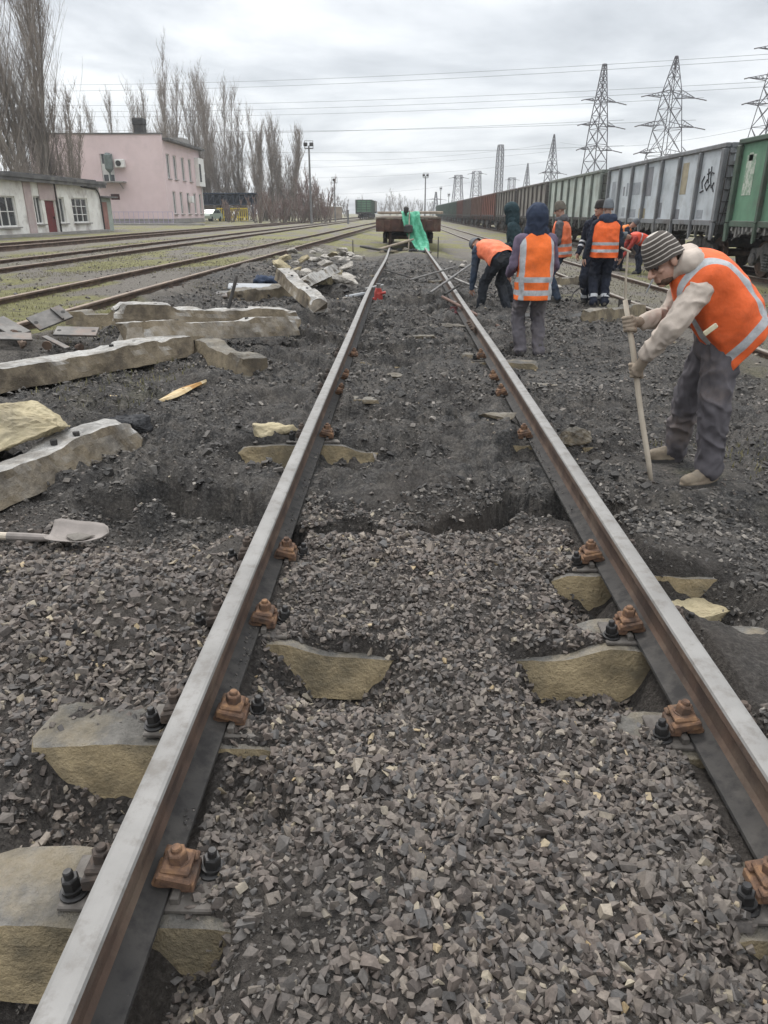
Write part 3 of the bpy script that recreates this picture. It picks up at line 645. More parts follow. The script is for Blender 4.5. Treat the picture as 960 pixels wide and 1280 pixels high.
PG1 = mat('patch_grey_dark', (.20, .20, .21), (.15, .155, .165), 4, .8, bs=0); PG2 = mat('patch_tan', (.33, .29, .20), (.24, .21, .15), 4, .8, bs=0); PG3 = mat('patch_slate', (.27, .285, .30), (.2, .215, .23), 4, .8, bs=0)
WHT = mat('faded_white_paint', (.42, .44, .38), (.16, .24, .17), 9, .8, bs=0); INK = mat('graffiti_black', (.05, .05, .055), bs=0)
# wagon body spans -6.35..6.35; for the grey wagon larger y = further off
greyp = [(5.45, 2.55, .6, .75, PG3), (3.35, 2.55, .25, .5, PG3), (3.8, 2.5, .2, .35, PG1), (2.1, 2.55, 1.0, .45, PG3), (.55, 2.75, .75, 1.0, PG1), (-.9, 1.75, .7, .5, PG1), (-3.15, 2.7, .55, .95, PG2), (5.3, 1.65, .5, .4, PG3), (3.6, 1.7, .4, .35, PG3), (2.2, 1.65, .7, .3, PG3), (-2.7, 1.6, .8, .35, PG1), (1.0, 1.62, .8, .4, PG2), (-4.9, 1.62, .5, .25, PG3)]
wg = gondola(9.7, GRN, GRNR, 'green freight wagon with faded white markings, closest to the camera', 2, [(5.55, 2.6, .55, 1.0, WHT), (5.6, 3.05, .25, .2, WHT), (3.6, 2.55, .6, .45, WHT), (3.7, 3.0, .35, .12, WHT)])
wgr = gondola(23.25, GRY, GRYR, 'light grey freight wagon with painted over patches, behind the green one', 2, greyp)
mb = MB()   # sprayed scrawl on the nearest grey panel
for st in ([(-5.6, 2.75), (-5.3, 2.8), (-5.1, 2.75)], [(-5.35, 2.95), (-5.4, 2.6), (-5.55, 2.35)], [(-5.15, 2.6), (-5.0, 2.45), (-5.2, 2.3), (-5.4, 2.45)], [(-4.9, 2.7), (-4.75, 2.55), (-4.85, 2.35)], [(-5.7, 2.5), (-5.6, 2.4), (-5.75, 2.25)], [(-5.15, 2.9), (-5.25, 2.5)], [(-4.95, 2.3), (-4.7, 2.25)]):
    mb.tube([(-1.492, y, z) for y, z in st], .025, 5)
mb.build('sprayed_scrawl', INK, wgr)
wlist = [(PAL, PALR, 'pale greenish white freight wagon next after the light grey one', 1), (BRN, BRNR, 'dark grey brown freight wagon next after the pale greenish one', 1), (BRN, BRNR, 'dark grey brown freight wagon just before the rusty red ones', 1), (RDB, RDBR, 'rusty red brown freight wagon nearest the dark grey brown ones', 0), (BR2, RDBR, 'brown freight wagon between the rusty red and the dark brown', 0), (BR2, BRNR, 'dull dark brown freight wagon just before the bright red one', 0), (RED, RDBR, 'bright brick red freight wagon far down the train', 0), (TEAL, GRNR, 'teal freight wagon right behind the brick red one', 0)]
yw = 37.1
for c_, r_, lb, dt in wlist: gondola(yw, c_, r_, lb, dt); yw += 13.9
for k in range(5): gondola(yw, TEAL, GRNR, 'teal freight wagon in the far tail of the long train', 0); yw += 13.9
# far wagons standing on the left
WL = [gondola(150, GRN, GRNR, 'green freight wagon seen end on, far down the left track', 1, None, -7.6), gondola(164, BRN, BRNR, 'dark freight wagon behind the far green one on the left track', 0, None, -7.4)]
for o in WL: o.location.z = .45; o['group'] = 'far wagons on the left track'

# ------------------------------------------------------------------ flat wagon at the end of the dug up track
WOOD = mat('flat_wagon_plank', (.20, .165, .13), (.11, .09, .075), 5, .9, 0, .5, .01, 30); FRR = mat('flat_wagon_rust', (.115, .06, .045), (.06, .037, .03), 3, .85, .1, .4, .01, 25, (.17, .13, .10), 2, .5)
fz = .16; ft = thing('flat_wagon', 'rusty flat wagon standing at the end of the dug up track', 'flat wagon', (.08, 33.0, fz))
mb = MB()
for k in range(40): mb.box((0, .1 + k * .3, 1.27 + .012 * math.sin(k * 7)), (2.75, .28, .06), ch=.01)
mb.build('deck', WOOD, ft)
mb = MB(); mb.box((0, .05, .98), (2.76, .14, .50), ch=.02)
for s in (-1, 1): mb.box((s * 1.3, 6, 1.0), (.14, 11.9, .44)); 
mb.box((0, 6, .95), (.4, 11.6, .4)); mb.build('frame', FRR, ft)
for s in (-1, 1):
    mb = MB(); mb.box((s * .9, -.06, .98), (.24, .10, .40), ch=.02); mb.box((s * .35, -.04, 1.05), (.08, .06, .3)); mb.build('end_bracket', FRR, ft)
mb = MB(); mb.box((0, -.3, .85), (.26, .6, .26), ch=.03); mb.box((0, -.62, .85), (.36, .24, .34), ch=.06); mb.build('coupler', DARKM, ft)
for yb in (1.9, 10):
    mb = MB(); mb.box((0, yb, .62), (2.2, .4, .28)); bo = mb.build('bogie', DARKM, ft)
    for q in (-1, 1):
        mb = MB(); mb.box((q * 1.02, yb, .55), (.16, 2.3, .3), ch=.05); mb.box((q * 1.02, yb, .36), (.18, .7, .3)); mb.build('side_frame', DARKM, bo)
    for y3 in (-.93, .93):
        mb = MB()
        for q in (-1, 1): mb.lathe([(.08, -.02), (.40, -.05), (.475, -.06), (.475, .035), (.51, .04), (.51, .065), (.40, .05), (.08, .08)], 24, Matrix.Translation((q * .79, yb + y3, .475)) @ Matrix.Rotation(-R(90) * q, 4, 'Y'))
        mb.tube([(-.9, yb + y3, .475), (.9, yb + y3, .475)], .08, 10); mb.build('wheelset', RUST, bo)
LUMB = mat('weathered_lumber', (.36, .30, .235), (.22, .18, .14), 6, .9, 0, .4, .006, 30)
for k, (x, y, z, w_, l_, h_, a) in enumerate([(.75, 33.4, 1.64, .3, 1.6, .1, 1.40), (.75, 33.9, 1.64, .28, 1.7, .1, 1.50), (.6, 34.6, 1.645, .25, 1.8, .1, 1.6), (-.5, 34.6, 1.635, .3, 1.6, .09, 1.2)]):
    mb = MB(); mb.box((0, 0, 0), (w_, l_, h_), ch=.01); tag(mb.build('plank', LUMB, None, False, (x, y, z), (0, R(2 * (k - 1)), a)), 'loose board lying across the deck of the rusty flat wagon', 'plank', 'boards on the flat wagon')
# green mesh sheet hanging over the end on a leaning stick
NETM, N, L, b = nodes('green_mesh_sheet'); v_ = objvec(N, L)
L.new(ramp(N, noise(N, L, v_, 6, 5, .6), L, [(.3, (.03, .20, .115)), (.5, (.06, .32, .19)), (.7, (.15, .45, .30))]), b.inputs['Base Color']); b.inputs['Roughness'].default_value = .7
bump(N, L, b, noise(N, L, v_, 30, 4, .6), .5, .02)
prof = [(.10, 34.0, 1.60, .0, .62), (.12, 33.0, 1.60, .0, .62), (.14, 32.80, 1.45, .0, .60), (.22, 32.70, 1.15, .05, .62), (.34, 32.6, .85, .08, .66), (.50, 32.4, .55, .10, .60), (.62, 31.9, .30, .10, .46), (.72, 31.3, .06, .1, .30), (.80, 30.4, -.10, .05, .16)]
vs = []; NS = 14
pr2 = []
for i in range(len(prof) - 1):
    for q in range(5): pr2.append(tuple(np.array(prof[i]) * (1 - q / 5) + np.array(prof[i + 1]) * q / 5))
pr2.append(prof[-1])
for i, (x, y, z, c_, wd) in enumerate(pr2):
    for j in range(NS + 1):
        u = j / NS - .5; vs.append((x + u * wd * 1.25 + .05, y - .07 * math.sin(u * 13 + i * .10) * min(1, i / 8) - .02 * math.sin(u * 29 + i * .2), z + .06 - .28 * abs(u) * (i > 10) * .5 + .03 * math.sin(u * 12 + i)))
me = np_mesh('mesh_sheet', np.array(vs), np.array([(i * (NS + 1) + j, i * (NS + 1) + j + 1, (i + 1) * (NS + 1) + j + 1, (i + 1) * (NS + 1) + j) for i in range(len(pr2) - 1) for j in range(NS)]), NETM, True)
o = link('mesh_sheet', me); sm = o.modifiers.new('thickness', 'SOLIDIFY'); sm.thickness = .012
tag(o, 'bright green mesh sheet hanging off the end of the rusty flat wagon', 'mesh sheet')
mb = MB(); mb.tube([(.1, 32.1, .15), (.12, 32.80, 1.72)], .025, 8); tag(mb.build('stick', LUMB), 'upright stick with the green mesh sheet draped on it', 'stick')
mb = MB(); mb.lathe([(.05, 0), (.11, .05), (.11, .2), (.05, .26)], 12, Matrix.Translation((-.02, 32.84, 1.62))); mb.tube([(-.02, 32.84, 1.45), (-.02, 32.84, 1.64)], .03, 8); tag(mb.build('signal_lamp', DARKM), 'small dark lamp standing up above the top of the green sheet', 'lamp')

# ------------------------------------------------------------------ buildings on the left
WW = mat('whitewash', (.80, .785, .735), (.66, .635, .58), 1.2, .9, 0, .3, .01, 20, (.31, .26, .235), 1.1, .6); PINKP = mat('pinkish_plaster', (.45, .36, .34), (.38, .30, .29), 2, .9, 0, .3, .01, 20, (.5, .47, .44), 1.5, .5)
ROOFM = mat('bitumen_roof', (.13, .125, .12), (.075, .072, .07), 1.5, .9, 0, .4, .02, 14, (.25, .235, .21), 1.2, .5)
GLASS = mat('dark_window', (.055, .06, .065), (.025, .028, .03), 1.5, .12, 0, 0, spec=.6); FRW = mat('white_frame', (.72, .71, .68), (.62, .61, .58), 3, .7, bs=.1)
RDOOR = mat('dark_red_door', (.17, .03, .03), (.11, .024, .024), 2, .6, bs=.15); GRYC = mat('grey_concrete_wall', (.30, .28, .26), (.22, .21, .195), 1.5, .9, 0, .4, .01, 15)
def wall_x(mb, x, y0, y1, z0, z1, holes, th=.3, mi=0):
    """wall in the plane x (outer face), pierced by holes (y0,y1,z0,z1)"""
    ys = sorted({y0, y1, *[h[0] for h in holes], *[h[1] for h in holes]})
    for a, c_ in zip(ys[:-1], ys[1:]):
        hs = sorted([h for h in holes if h[0] <= a + 1e-6 and h[1] >= c_ - 1e-6], key=lambda h: h[2]); z = z0
        for h in hs:
            if h[2] > z + 1e-6: mb.box((x - th / 2, (a + c_) / 2, (z + h[2]) / 2), (th, c_ - a, h[2] - z), mi=mi)
            z = h[3]
        if z1 > z + 1e-6: mb.box((x - th / 2, (a + c_) / 2, (z + z1) / 2), (th, c_ - a, z1 - z), mi=mi)
def win_x(par, x, h, nv, nh, fm, inset=.12, name='window'):
    y0, y1, z0, z1 = h; mb = MB(); mb.box((x - inset - .04, (y0 + y1) / 2, (z0 + z1) / 2), (.02, y1 - y0, z1 - z0)); wn = mb.build(name, GLASS, par)
    mb = MB(); f = .07
    for yy in (y0 + f / 2, y1 - f / 2): mb.box((x - inset, yy, (z0 + z1) / 2), (.06, f, z1 - z0))
    for zz in (z0 + f / 2, z1 - f / 2): mb.box((x - inset, (y0 + y1) / 2, zz), (.06, y1 - y0 - 2 * f, f))
    for k in range(1, nv): mb.box((x - inset, y0 + (y1 - y0) * k / nv, (z0 + z1) / 2), (.05, .06, z1 - z0 - 2 * f))
    for k in range(1, nh): mb.box((x - inset, (y0 + y1) / 2, z0 + (z1 - z0) * k / nh), (.045, y1 - y0 - 2 * f - .06, .04))
    mb.build('window_frame', fm, wn)
    mb = MB(); mb.box((x + .04, (y0 + y1) / 2, z0 - .04), (.2, y1 - y0 + .1, .07)); mb.build('sill', GRYC, wn); return wn
# low white workshop: long front on x = -20
XB = -20.0; zb = .42
lb = thing('low_building', 'low white building with flat dark roof and a dark red door', 'building', (XB, 42, zb))
par = lb
hol = [(33.5, 39.6, 1.0, 2.2), (41.7, 42.6, .65, 2.05), (42.95, 44.2, .0, 1.85), (44.5, 45.5, .65, 2.05), (46.5, 48.9, .65, 2.05)]
hol = [(a - 42, c_ - 42, d, e) for a, c_, d, e in hol]
hol[0] = (36.7 - 42, 39.7 - 42, .55, 2.0)
mb = MB(); wall_x(mb, 0, -17, 9.0, 0, 2.75, hol); mb.box((-4, 8.85, 1.375), (7.4, .3, 2.75)); mb.box((-4, -16.8, 1.375), (7.4, .3, 2.75)); mb.box((-7.85, -4.0, 1.375), (.3, 26, 2.75)); mb.box((-4, -4.0, .05), (7.5, 25.3, .1)); mb.build('wall', WW, lb)
mb = MB(); mb.box((.03, -.9, 1.37), (.05, .8, 2.7)); mb.box((.02, 1.5, 2.3), (.03, 2.2, .85)); mb.build('wall_panel', PINKP, lb)
mb = MB(); mb.box((-3.9, -4.0, 2.92), (8.7, 26.7, .16), Matrix.Rotation(R(-.6), 3, 'Y')); mb.box((.36, -4.0, 2.86), (.06, 26.6, .30)); mb.box((-3.9, 3.0, 3.10), (8.0, 11, .10)); mb.build('roof', ROOFM, lb)
for k in (0, 1, 3, 4): win_x(lb, 0, hol[k], [4, 2, 0, 2, 3][k], [2, 1, 0, 1, 3][k], FRW)
mb = MB(); mb.box((-.12, 1.57, .92), (.06, 1.25, 1.85)); dr = mb.build('door', RDOOR, lb); mb = MB(); mb.box((-.06, 2.0, .95), (.06, .04, .14)); mb.build('handle', DARKM, dr)
mb = MB(); mb.tube([(.06, 2.38, .2), (.06, 2.38, 2.75)], .05, 8); mb.tube([(.10, 6, 2.7), (.10, 8.3, 2.62), (.10, 8.65, 2.4), (.10, 8.8, 2.0), (.10, 8.85, .2)], .05, 8); mb.build('drainpipe', DARKM, lb)
mb = MB(); mb.box((.2, -4.0, .1), (.5, 25.8, .2)); mb.build('plinth', GRYC, lb)
# small shed between the two
sh = thing('shed', 'narrow shed with a rusty door beside the low white building', 'shed', (-20.2, 52.4, .45)); mb = MB(); mb.box((-1.2, 0, 1.05), (2.4, 1.9, 2.1)); mb.build('wall', mat('pale_green_wall', (.36, .40, .35), (.28, .31, .27), 2, .9), sh)
mb = MB(); mb.box((-1.1, 0, 2.16), (3, 2.6, .1)); mb.build('roof', ROOFM, sh); mb = MB(); mb.box((.02, -.35, .95), (.05, .8, 1.8)); mb.build('door', mat('rusty_door', (.32, .16, .13), (.22, .11, .09), 2, .7), sh)
# pink two storey office: gable wall faces the camera, long side faces the tracks
PK = mat('pink_stucco', (.68, .545, .54), (.62, .49, .485), .5, .9, 0, .25, .008, 25, (.52, .42, .41), .45, .45)
ob = thing('office_building', 'two storey pink building with a blank end wall and chimney', 'building', (-24.3, 80, .62))
X1, Y1 = -13.5, 14.4
sd_h = []
for yy in (1.0, 3.4, 6.4, 9.2): sd_h.append((yy, yy + 1.2, 4.3, 6.6))
for yy in (2.0, 4.6, 7.4, 10.2, 12.6): sd_h.append((yy, yy + 1.1, .9, 3.1))
mb = MB(); wall_x(mb, 0, .3, Y1, 0, 7.75, sd_h)
ghol = [(-6.4, -5.1, 4.0, 6.5), (-5.85, -4.9, 2.25, 2.8)]
xs_ = sorted({X1, 0, *[h[0] for h in ghol], *[h[1] for h in ghol]})
for a, c_ in zip(xs_[:-1], xs_[1:]):
    z = 0
    for h in sorted([h for h in ghol if h[0] <= a + 1e-6 and h[1] >= c_ - 1e-6], key=lambda h: h[2]): mb.box(((a + c_) / 2, .15, (z + h[2]) / 2), (c_ - a, .3, h[2] - z)); z = h[3]
    mb.box(((a + c_) / 2, .15, (z + 8.25) / 2), (c_ - a, .3, 8.25 - z))
mb.box((X1 + .15, Y1 / 2, 3.9), (.3, Y1 - .6, 7.7)); mb.box((X1 / 2, Y1 - .15, 3.9), (-X1, .295, 7.7)); mb.build('wall', PK, ob)
mb = MB(); mb.box((X1 / 2 + .2, Y1 / 2 + .3, 7.85), (-X1 + .9, Y1 - .2, .22)); mb.box((X1 / 2, .15, 8.31), (-X1 + .15, .5, .12)); rf = mb.build('roof', ROOFM, ob)
mb = MB(); mb.box((-3.3, 4, 8.6), (1.0, 1.0, 2.0)); mb.box((-3.3, 4, 9.75), (1.15, 1.15, .7), ch=.1); mb.build('chimney', DARKM, rf)
mb = MB(); mb.box((-2.6, 11.5, 8.4), (4, 3, .8)); mb.build('roof_hut', GRYC, rf)
for h in sd_h: win_x(ob, 0, h, 2, 1, FRW)
wmb = MB(); h = ghol[0]; wmb.box(((h[0] + h[1]) / 2, .2, (h[2] + h[3]) / 2), (h[1] - h[0], .03, h[3] - h[2])); bd_ = wmb.build('balcony_door', GLASS, ob)
mb = MB()
for xx in (h[0] + .06, (h[0] + h[1]) / 2, h[1] - .06): mb.box((xx, .14, (h[2] + h[3]) / 2), (.1, .06, h[3] - h[2]))
mb.box(((h[0] + h[1]) / 2, .143, 5.1), (h[1] - h[0], .05, 1.0)); mb.build('door_frame', FRW, bd_)
h = ghol[1]; mb = MB(); mb.box(((h[0] + h[1]) / 2, .2, (h[2] + h[3]) / 2), (h[1] - h[0], .03, h[3] - h[2])); mb.build('vent_window', mat('dark_red_shutter', (.10, .045, .04)), ob)
mb = MB(); mb.box((-5.5, -.55, 3.9), (3.0, 1.1, .12)); 
for xx in (-6.7, -4.4): mb.bar((xx, -.05, 3.3), (xx, -.95, 3.82), .06)
mb.build('balcony', GRYC, ob)
mb = MB(); mb.box((-4.3, -.35, 5.6), (.95, .5, .75), ch=.04); ac = mb.build('air_conditioner', FRW, ob); mb = MB(); mb.lathe([(.27, 0), (.27, .03), (.05, .04)], 20, Matrix.Translation((-4.4, -.605, 5.6)) @ Matrix.Rotation(R(90), 4, 'X')); mb.build('fan_grille', DARKM, ac)
mb = MB(); mb.tube([(-5.4, -.5, 4.0), (-5.4, -.5, 4.9)], .08, 8); mb.lathe([(.1, 0), (.4, .35), (.42, 1.6), (.2, 1.8)], 14, Matrix.Translation((-5.4, -.5, 4.75))); mb.build('siren', mat('grey_green_metal', (.16, .19, .18), (.1, .12, .115), 3, .5), ob)
mb = MB(); mb.box((.22, 13.1, 5.4), (.5, 2.5, 3.0)); bo_ = mb.build('bay', FRW, ob); mb = MB(); mb.box((.24, 12.4, 5.3), (.5, .8, 1.9)); mb.build('bay_window', GLASS, bo_)
mb = MB(); mb.box((.3, 8.0, 2.4), (.45, .9, .7), ch=.04); mb.build('air_conditioner', FRW, ob)
mb = MB(); mb.tube([(.08, 14.0, .1), (.08, 14.0, 4)], .06, 8); mb.build('drainpipe', FRW, ob)
mb = MB(); mb.box((X1 / 2 - .0, -.04, .22), (-X1, .06, .45)); mb.box((.04, Y1 / 2, .22), (.06, Y1, .45)); mb.build('plinth', GRYC, ob)
mb = MB()
PURP = mat('lilac_rail', (.42, .36, .50), (.36, .31, .44), 3, .7, bs=0)
f = thing('railing', 'low lilac railing along the foot of the pink end wall', 'railing', (-24.5, 78.6, .62))
mb.bar((-7, 0, 1.1), (1, 0, 1.1), .04); mb.bar((-7, 0, .15), (1, 0, .15), .04); mb.build('top_bar', PURP, f)
for k in range(17): mb = MB(); mb.bar((-7 + .5 * k, 0, 0), (-7 + .5 * k, 0, 1.1), .035); mb.build('baluster', PURP, f)
# dark loading bank in front of the pink building
mb = MB(); mb.box((0, 0, 0), (14.5, .5, .95), ch=.05); tag(mb.build('retaining_wall', GRYC, None, False, (-27, 76.2, .2)), 'low grey retaining wall in front of the pink building', 'wall')
# covered gantry, yellow barriers, car
cn = thing('loading_canopy', 'dark blue covered gantry right of the pink building', 'canopy', (-25.2, 112, .55)); BLU = mat('navy_metal', (.035, .05, .075), (.025, .033, .05), 2, .6); 
mb = MB(); mb.box((0, 0, 3.6), (8.5, 6, .14)); mb.box((0, 0, 2.2), (8.3, 5.6, .16)); mb.build('deck', BLU, cn)
mb = MB()
for k in range(10): mb.bar((-4.1 + .91 * k, -2.9, 2.2), (-4.1 + .91 * k, -2.9, 3.6), .1)
for k in range(9): mb.bar((-4.1 + .91 * k, -2.9, 2.2), (-3.2 + .91 * k, -2.9, 3.5), .08)
mb.box((0, 0, 2.9), (8.2, .2, 1.2)); mb.build('lattice', BLU, cn)
for xx in (-4, 0, 4): mb = MB(); mb.bar((xx, -2.7, 0), (xx, -2.7, 2.2), .2); mb.build('post', BLU, cn)
YEL = mat('yellow_paint', (.55, .42, .05), (.45, .34, .05), 3, .6, bs=.1)
for k, xx in enumerate((-25.9, -24.0)):
    f = thing('barrier', ['yellow barrier beside the parked car under the gantry', 'yellow barrier under the right end of the gantry'][k], 'barrier', (xx, 108, .58), 0, 'yellow barriers')
    mb = MB()
    for q in range(9 if k else 4): mb.bar((q * .28, 0, 0), (q * .28, 0, 1.7), .09)
    mb.build('bars', YEL, f); mb = MB(); mb.bar((-.1, 0, 1.6), (2.3 if k else 1.0, 0, 1.6), .12); mb.bar((-.1, 0, .5), (2.3 if k else 1.0, 0, .5), .12); mb.build('crossbar', YEL, f)
CARM = mat('car_silver_green', (.36, .42, .36), (.30, .36, .30), 2, .3, .2, 0, spec=.6); TYRE = mat('tyre', (.03, .03, .03), bs=0)
cr = thing('parked_car', 'small pale green car parked at the end of the pink building', 'car', (-25.2, 101, .6), R(80))
mb = MB(); mb.prism([(-2.05, .35), (-2.1, .7), (-1.95, .9), (-1.1, .98), (-.35, 1.42), (1.0, 1.44), (1.75, 1.0), (2.0, .92), (2.08, .5), (2.0, .32)], 1.62); mb.build('body', CARM, cr)
mb = MB(); mb.prism([(-.98, .98), (-.32, 1.36), (.95, 1.38), (1.55, 1.0)], 1.64); mb.prism([(-1.12, .97), (-.42, 1.40), (-.36, 1.40), (-1.02, .97)], 1.4); mb.build('window', GLASS, cr)
for xx in (-1.3, 1.3):
    for s in (-1, 1): mb = MB(); mb.lathe([(.2, -.09), (.31, -.08), (.31, .08), (.2, .09)], 18, Matrix.Translation((xx, s * .74, .31)) @ Matrix.Rotation(R(90), 4, 'X')); mb.build('wheel', TYRE, cr)
# far end of the yard on the left: long wall
mb = MB(); mb.box((0, 0, 1.2), (9.0, .4, 2.5)); wl_ = mb.build('yard_wall', mat('brown_brick_wall', (.27, .215, .165), (.2, .16, .125), 1, .9), None, False, (-19, 185, .5)); tag(wl_, 'brown wall far off left of the green wagon', 'wall')
mb = MB(); mb.box((0, 0, 2.52), (9.3, .6, .18)); mb.build('coping', FRW, wl_)

# ------------------------------------------------------------------ lattice towers, masts, wires
LAT = mat('tower_steel', (.07, .058, .064), (.045, .038, .042), 1, .7, .3, 0)
INS = mat('insulator', (.10, .085, .08), bs=0)
def pylon(px, ptop, d, levels, arms, label, rz=.5, wdt=.115, base_z=-.2, square=True):
    top = P(px, ptop, d); t = thing('lattice_tower', label, 'lattice tower', (top.x, d, base_z), rz, 'lattice towers beyond the wagons'); Hh = top.z - base_z
    def hw(z):
        for (a, wa), (b_, wb) in zip(levels[:-1], levels[1:]):
            if a <= z <= b_: return wa + (wb - wa) * (z - a) / (b_ - a)
        return levels[-1][1]
    mb = MB(); z = 0; zs = [0]
    while zs[-1] < Hh - .3: zs.append(min(Hh, zs[-1] + max(1.0, hw(zs[-1] / Hh) * 1.9)))
    for a, c_ in zip(zs[:-1], zs[1:]):
        wa, wb = hw(a / Hh), hw(c_ / Hh); A = [(-wa, -wa), (wa, -wa), (wa, wa), (-wa, wa)]; B = [(-wb, -wb), (wb, -wb), (wb, wb), (-wb, wb)]
        for i in range(4):
            j = (i + 1) % 4; mb.bar((*A[i], a), (*B[i], c_), wdt); mb.bar((*A[i], a), (*B[j], c_), wdt * .6); mb.bar((*A[j], a), (*B[i], c_), wdt * .6); mb.bar((*B[i], c_), (*B[j], c_), wdt * .5)
    mb.build('tower_body', LAT, t)
    for (f_, l_, hh) in arms:
        z = f_ * Hh; wz = hw(f_); mb = MB()
        for s in (-1, 1):
            tip = (s * l_, 0, z)
            for q in (-1, 1): mb.bar((s * wz, q * wz, z), tip, wdt * .7); mb.bar((s * wz, q * wz, z + hh), tip, wdt * .7)
            k = 5
            for i in range(1, k):
                u = i / k; x_ = s * (wz + (l_ - wz) * u); mb.bar((x_, -wz * (1 - u), z), (x_, wz * (1 - u), z), wdt * .5); mb.bar((x_, wz * (1 - u), z), (x_, wz * (1 - u), z + hh * (1 - u)), wdt * .5)
                x2 = s * (wz + (l_ - wz) * (i - 1) / k); mb.bar((x2, -wz * (1 - (i - 1) / k), z), (x_, -wz * (1 - u), z + hh * (1 - u)), wdt * .45)
        am = mb.build('cross_arm', LAT, t)
        for s in (-1, 1): mb = MB(); mb.bar((s * l_, -.1, z), (s * (l_ + 1.6), -.9, z - .35), .14); mb.build('insulator', INS, am)
    return t
T1 = pylon(756, 80, 150, [(0, 2.1), (.62, 1.15), (1, .25)], [(.48, 4.2, .6), (.63, 4.4, .6), (.78, 4.0, .6)], 'tall narrow lattice tower with three crossarms left of the widest one', .55)
T2 = pylon(846, 70, 140, [(0, 3.2), (.55, 1.75), (.80, 1.1), (1, .15)], [(.44, 5.2, .9), (.60, 5.6, .9), (.77, 5.0, .9)], 'tallest and widest lattice tower, above the grey wagon', .35)
T3 = pylon(982, 30, 125, [(0, 3.0), (.6, 1.3), (1, .2)], [(.62, 5.0, .8), (.74, 5.3, .8), (.88, 4.4, .8)], 'lattice tower at the right edge of the picture with only arms showing', .4)
T4 = pylon(693, 168, 260, [(0, 2.2), (.6, 1.3), (1, .12)], [(.40, 4.8, .7), (.55, 4.2, .6)], 'middle sized pointed lattice tower right of the lattice mast', .5, .16)
T5 = pylon(660, 204, 420, [(0, 2.6), (.6, 1.2), (1, .15)], [(.42, 6.5, .7)], 'small pointed lattice tower above the dark wagons', .5, .22)
T6 = pylon(626, 181, 240, [(0, 1.05), (.9, .8), (1, .6)], [], 'slim lattice mast of even width above the dark wagons', .3, .15)
T7 = pylon(596, 214, 330, [(0, 2.4), (.8, 1.5), (1, 1.4)], [(.95, 2.6, .3)], 'blunt topped lattice tower, right one of the pair by the red wagons', .2, .2)
T8 = pylon(573, 219, 330, [(0, 2.5), (.8, 1.4), (1, 1.3)], [(.94, 2.6, .3)], 'blunt topped lattice tower, left one of the pair by the red wagons', .2, .2)
T9 = pylon(640, 222, 420, [(0, 1.6), (1, 1.5)], [(.95, 2.6, .3)], 'short square lattice frame beside the small pointed tower', .2, .2)
T10 = pylon(545, 240, 420, [(0, 1.6), (1, .3)], [(.7, 4, .4)], 'tiny lattice tower far off beside the tall lamp mast', .2, .2)
WIRE = mat('wire', (.22, .225, .235), bs=0)
def wire(p0, p1, sag, label, r=.028):
    p0 = V(p0); p1 = V(p1); mb = MB(); n = 36
    mb.tube([p0.lerp(p1, i / n) - V((0, 0, sag * 4 * (i / n) * (1 - i / n))) for i in range(n + 1)], r, 4)
    tag(mb.build('power_line', WIRE), label, 'wire', 'power lines across the sky')
for (ax, ay, ad, bx_, by_, bd2, sg) in [(1100, 58, 120, -120, 104, 230, 2.0), (1100, 64, 120, -120, 112, 230, 2.0), (1060, 96, 125, -120, 128, 240, 2.0), (1060, 102, 125, -120, 135, 240, 2.2), (880, 122, 140, -120, 140, 250, 2.0), (870, 150, 140, -120, 152, 250, 2.2), (780, 150, 150, -120, 166, 260, 1.5), (780, 182, 150, 60, 178, 260, 2.0), (700, 188, 260, 180, 205, 330, 3.0), (700, 200, 260, 250, 218, 330, 3.0), (1060, 130, 125, 700, 178, 260, 3), (600, 226, 330, 330, 240, 330, 2.5), (690, 180, 258, 250, 192, 300, 3.5)]:
    wire(P(ax, ay, ad), P(bx_, by_, bd2), sg, 'thin power line strung across the cloudy sky')
POLE = mat('pole_grey', (.19, .185, .18), (.13, .127, .125), 1, .8, bs=0)
def mast(px, ptop, d, r0, label, heads=1, base_z=.3, hw_=.5):
    top = P(px, ptop, d); t = thing('lamp_mast', label, 'lamp mast', (top.x, d, base_z), 0, 'lamp masts in the yard'); h = top.z - base_z
    mb = MB(); mb.tube([(0, 0, 0), (0, 0, h)], [r0, r0 * .6], 8); mb.build('mast', POLE, t)
    mb = MB(); mb.box((0, 0, h - .3), (2 * hw_, .6, .08)); 
    for s in (-1, 1): mb.bar((s * hw_, 0, h - .3), (s * hw_, 0, h + .5), .06)
    mb.bar((-hw_, 0, h + .5), (hw_, 0, h + .5), .06); mb.build('platform', POLE, t)
    for k in range(heads): mb = MB(); mb.box(((k - (heads - 1) / 2) * .7, -.35, h + .1), (.45, .35, .4), ch=.05); mb.build('floodlight', DARKM, t)
mast(386, 182, 95, .16, 'lamp mast with a platform rising over the bare bushes on the left', 2)
mast(532, 220, 150, .16, 'slim lamp mast standing alone above the flat wagon', 2, .1)
mast(418, 226, 120, .12, 'short lamp mast at the right edge of the bare bushes', 1, .4, .4)
mast(551, 236, 210, .14, 'thin distant mast just right of the slim lamp mast', 1, .1, .3)
mast(561, 244, 210, .12, 'shortest distant mast by the tail of the train', 1, .1, .3)
mb = MB(); mb.tube([(0, 0, 0), (0, 0, 1.5)], [.13, .10], 8); mb.box((0, 0, 1.5), (.24, .24, .06)); tag(mb.build('marker_post', POLE, None, False, (-6.6, 92, .42)), 'short post beside the left track before the bare bushes', 'post')

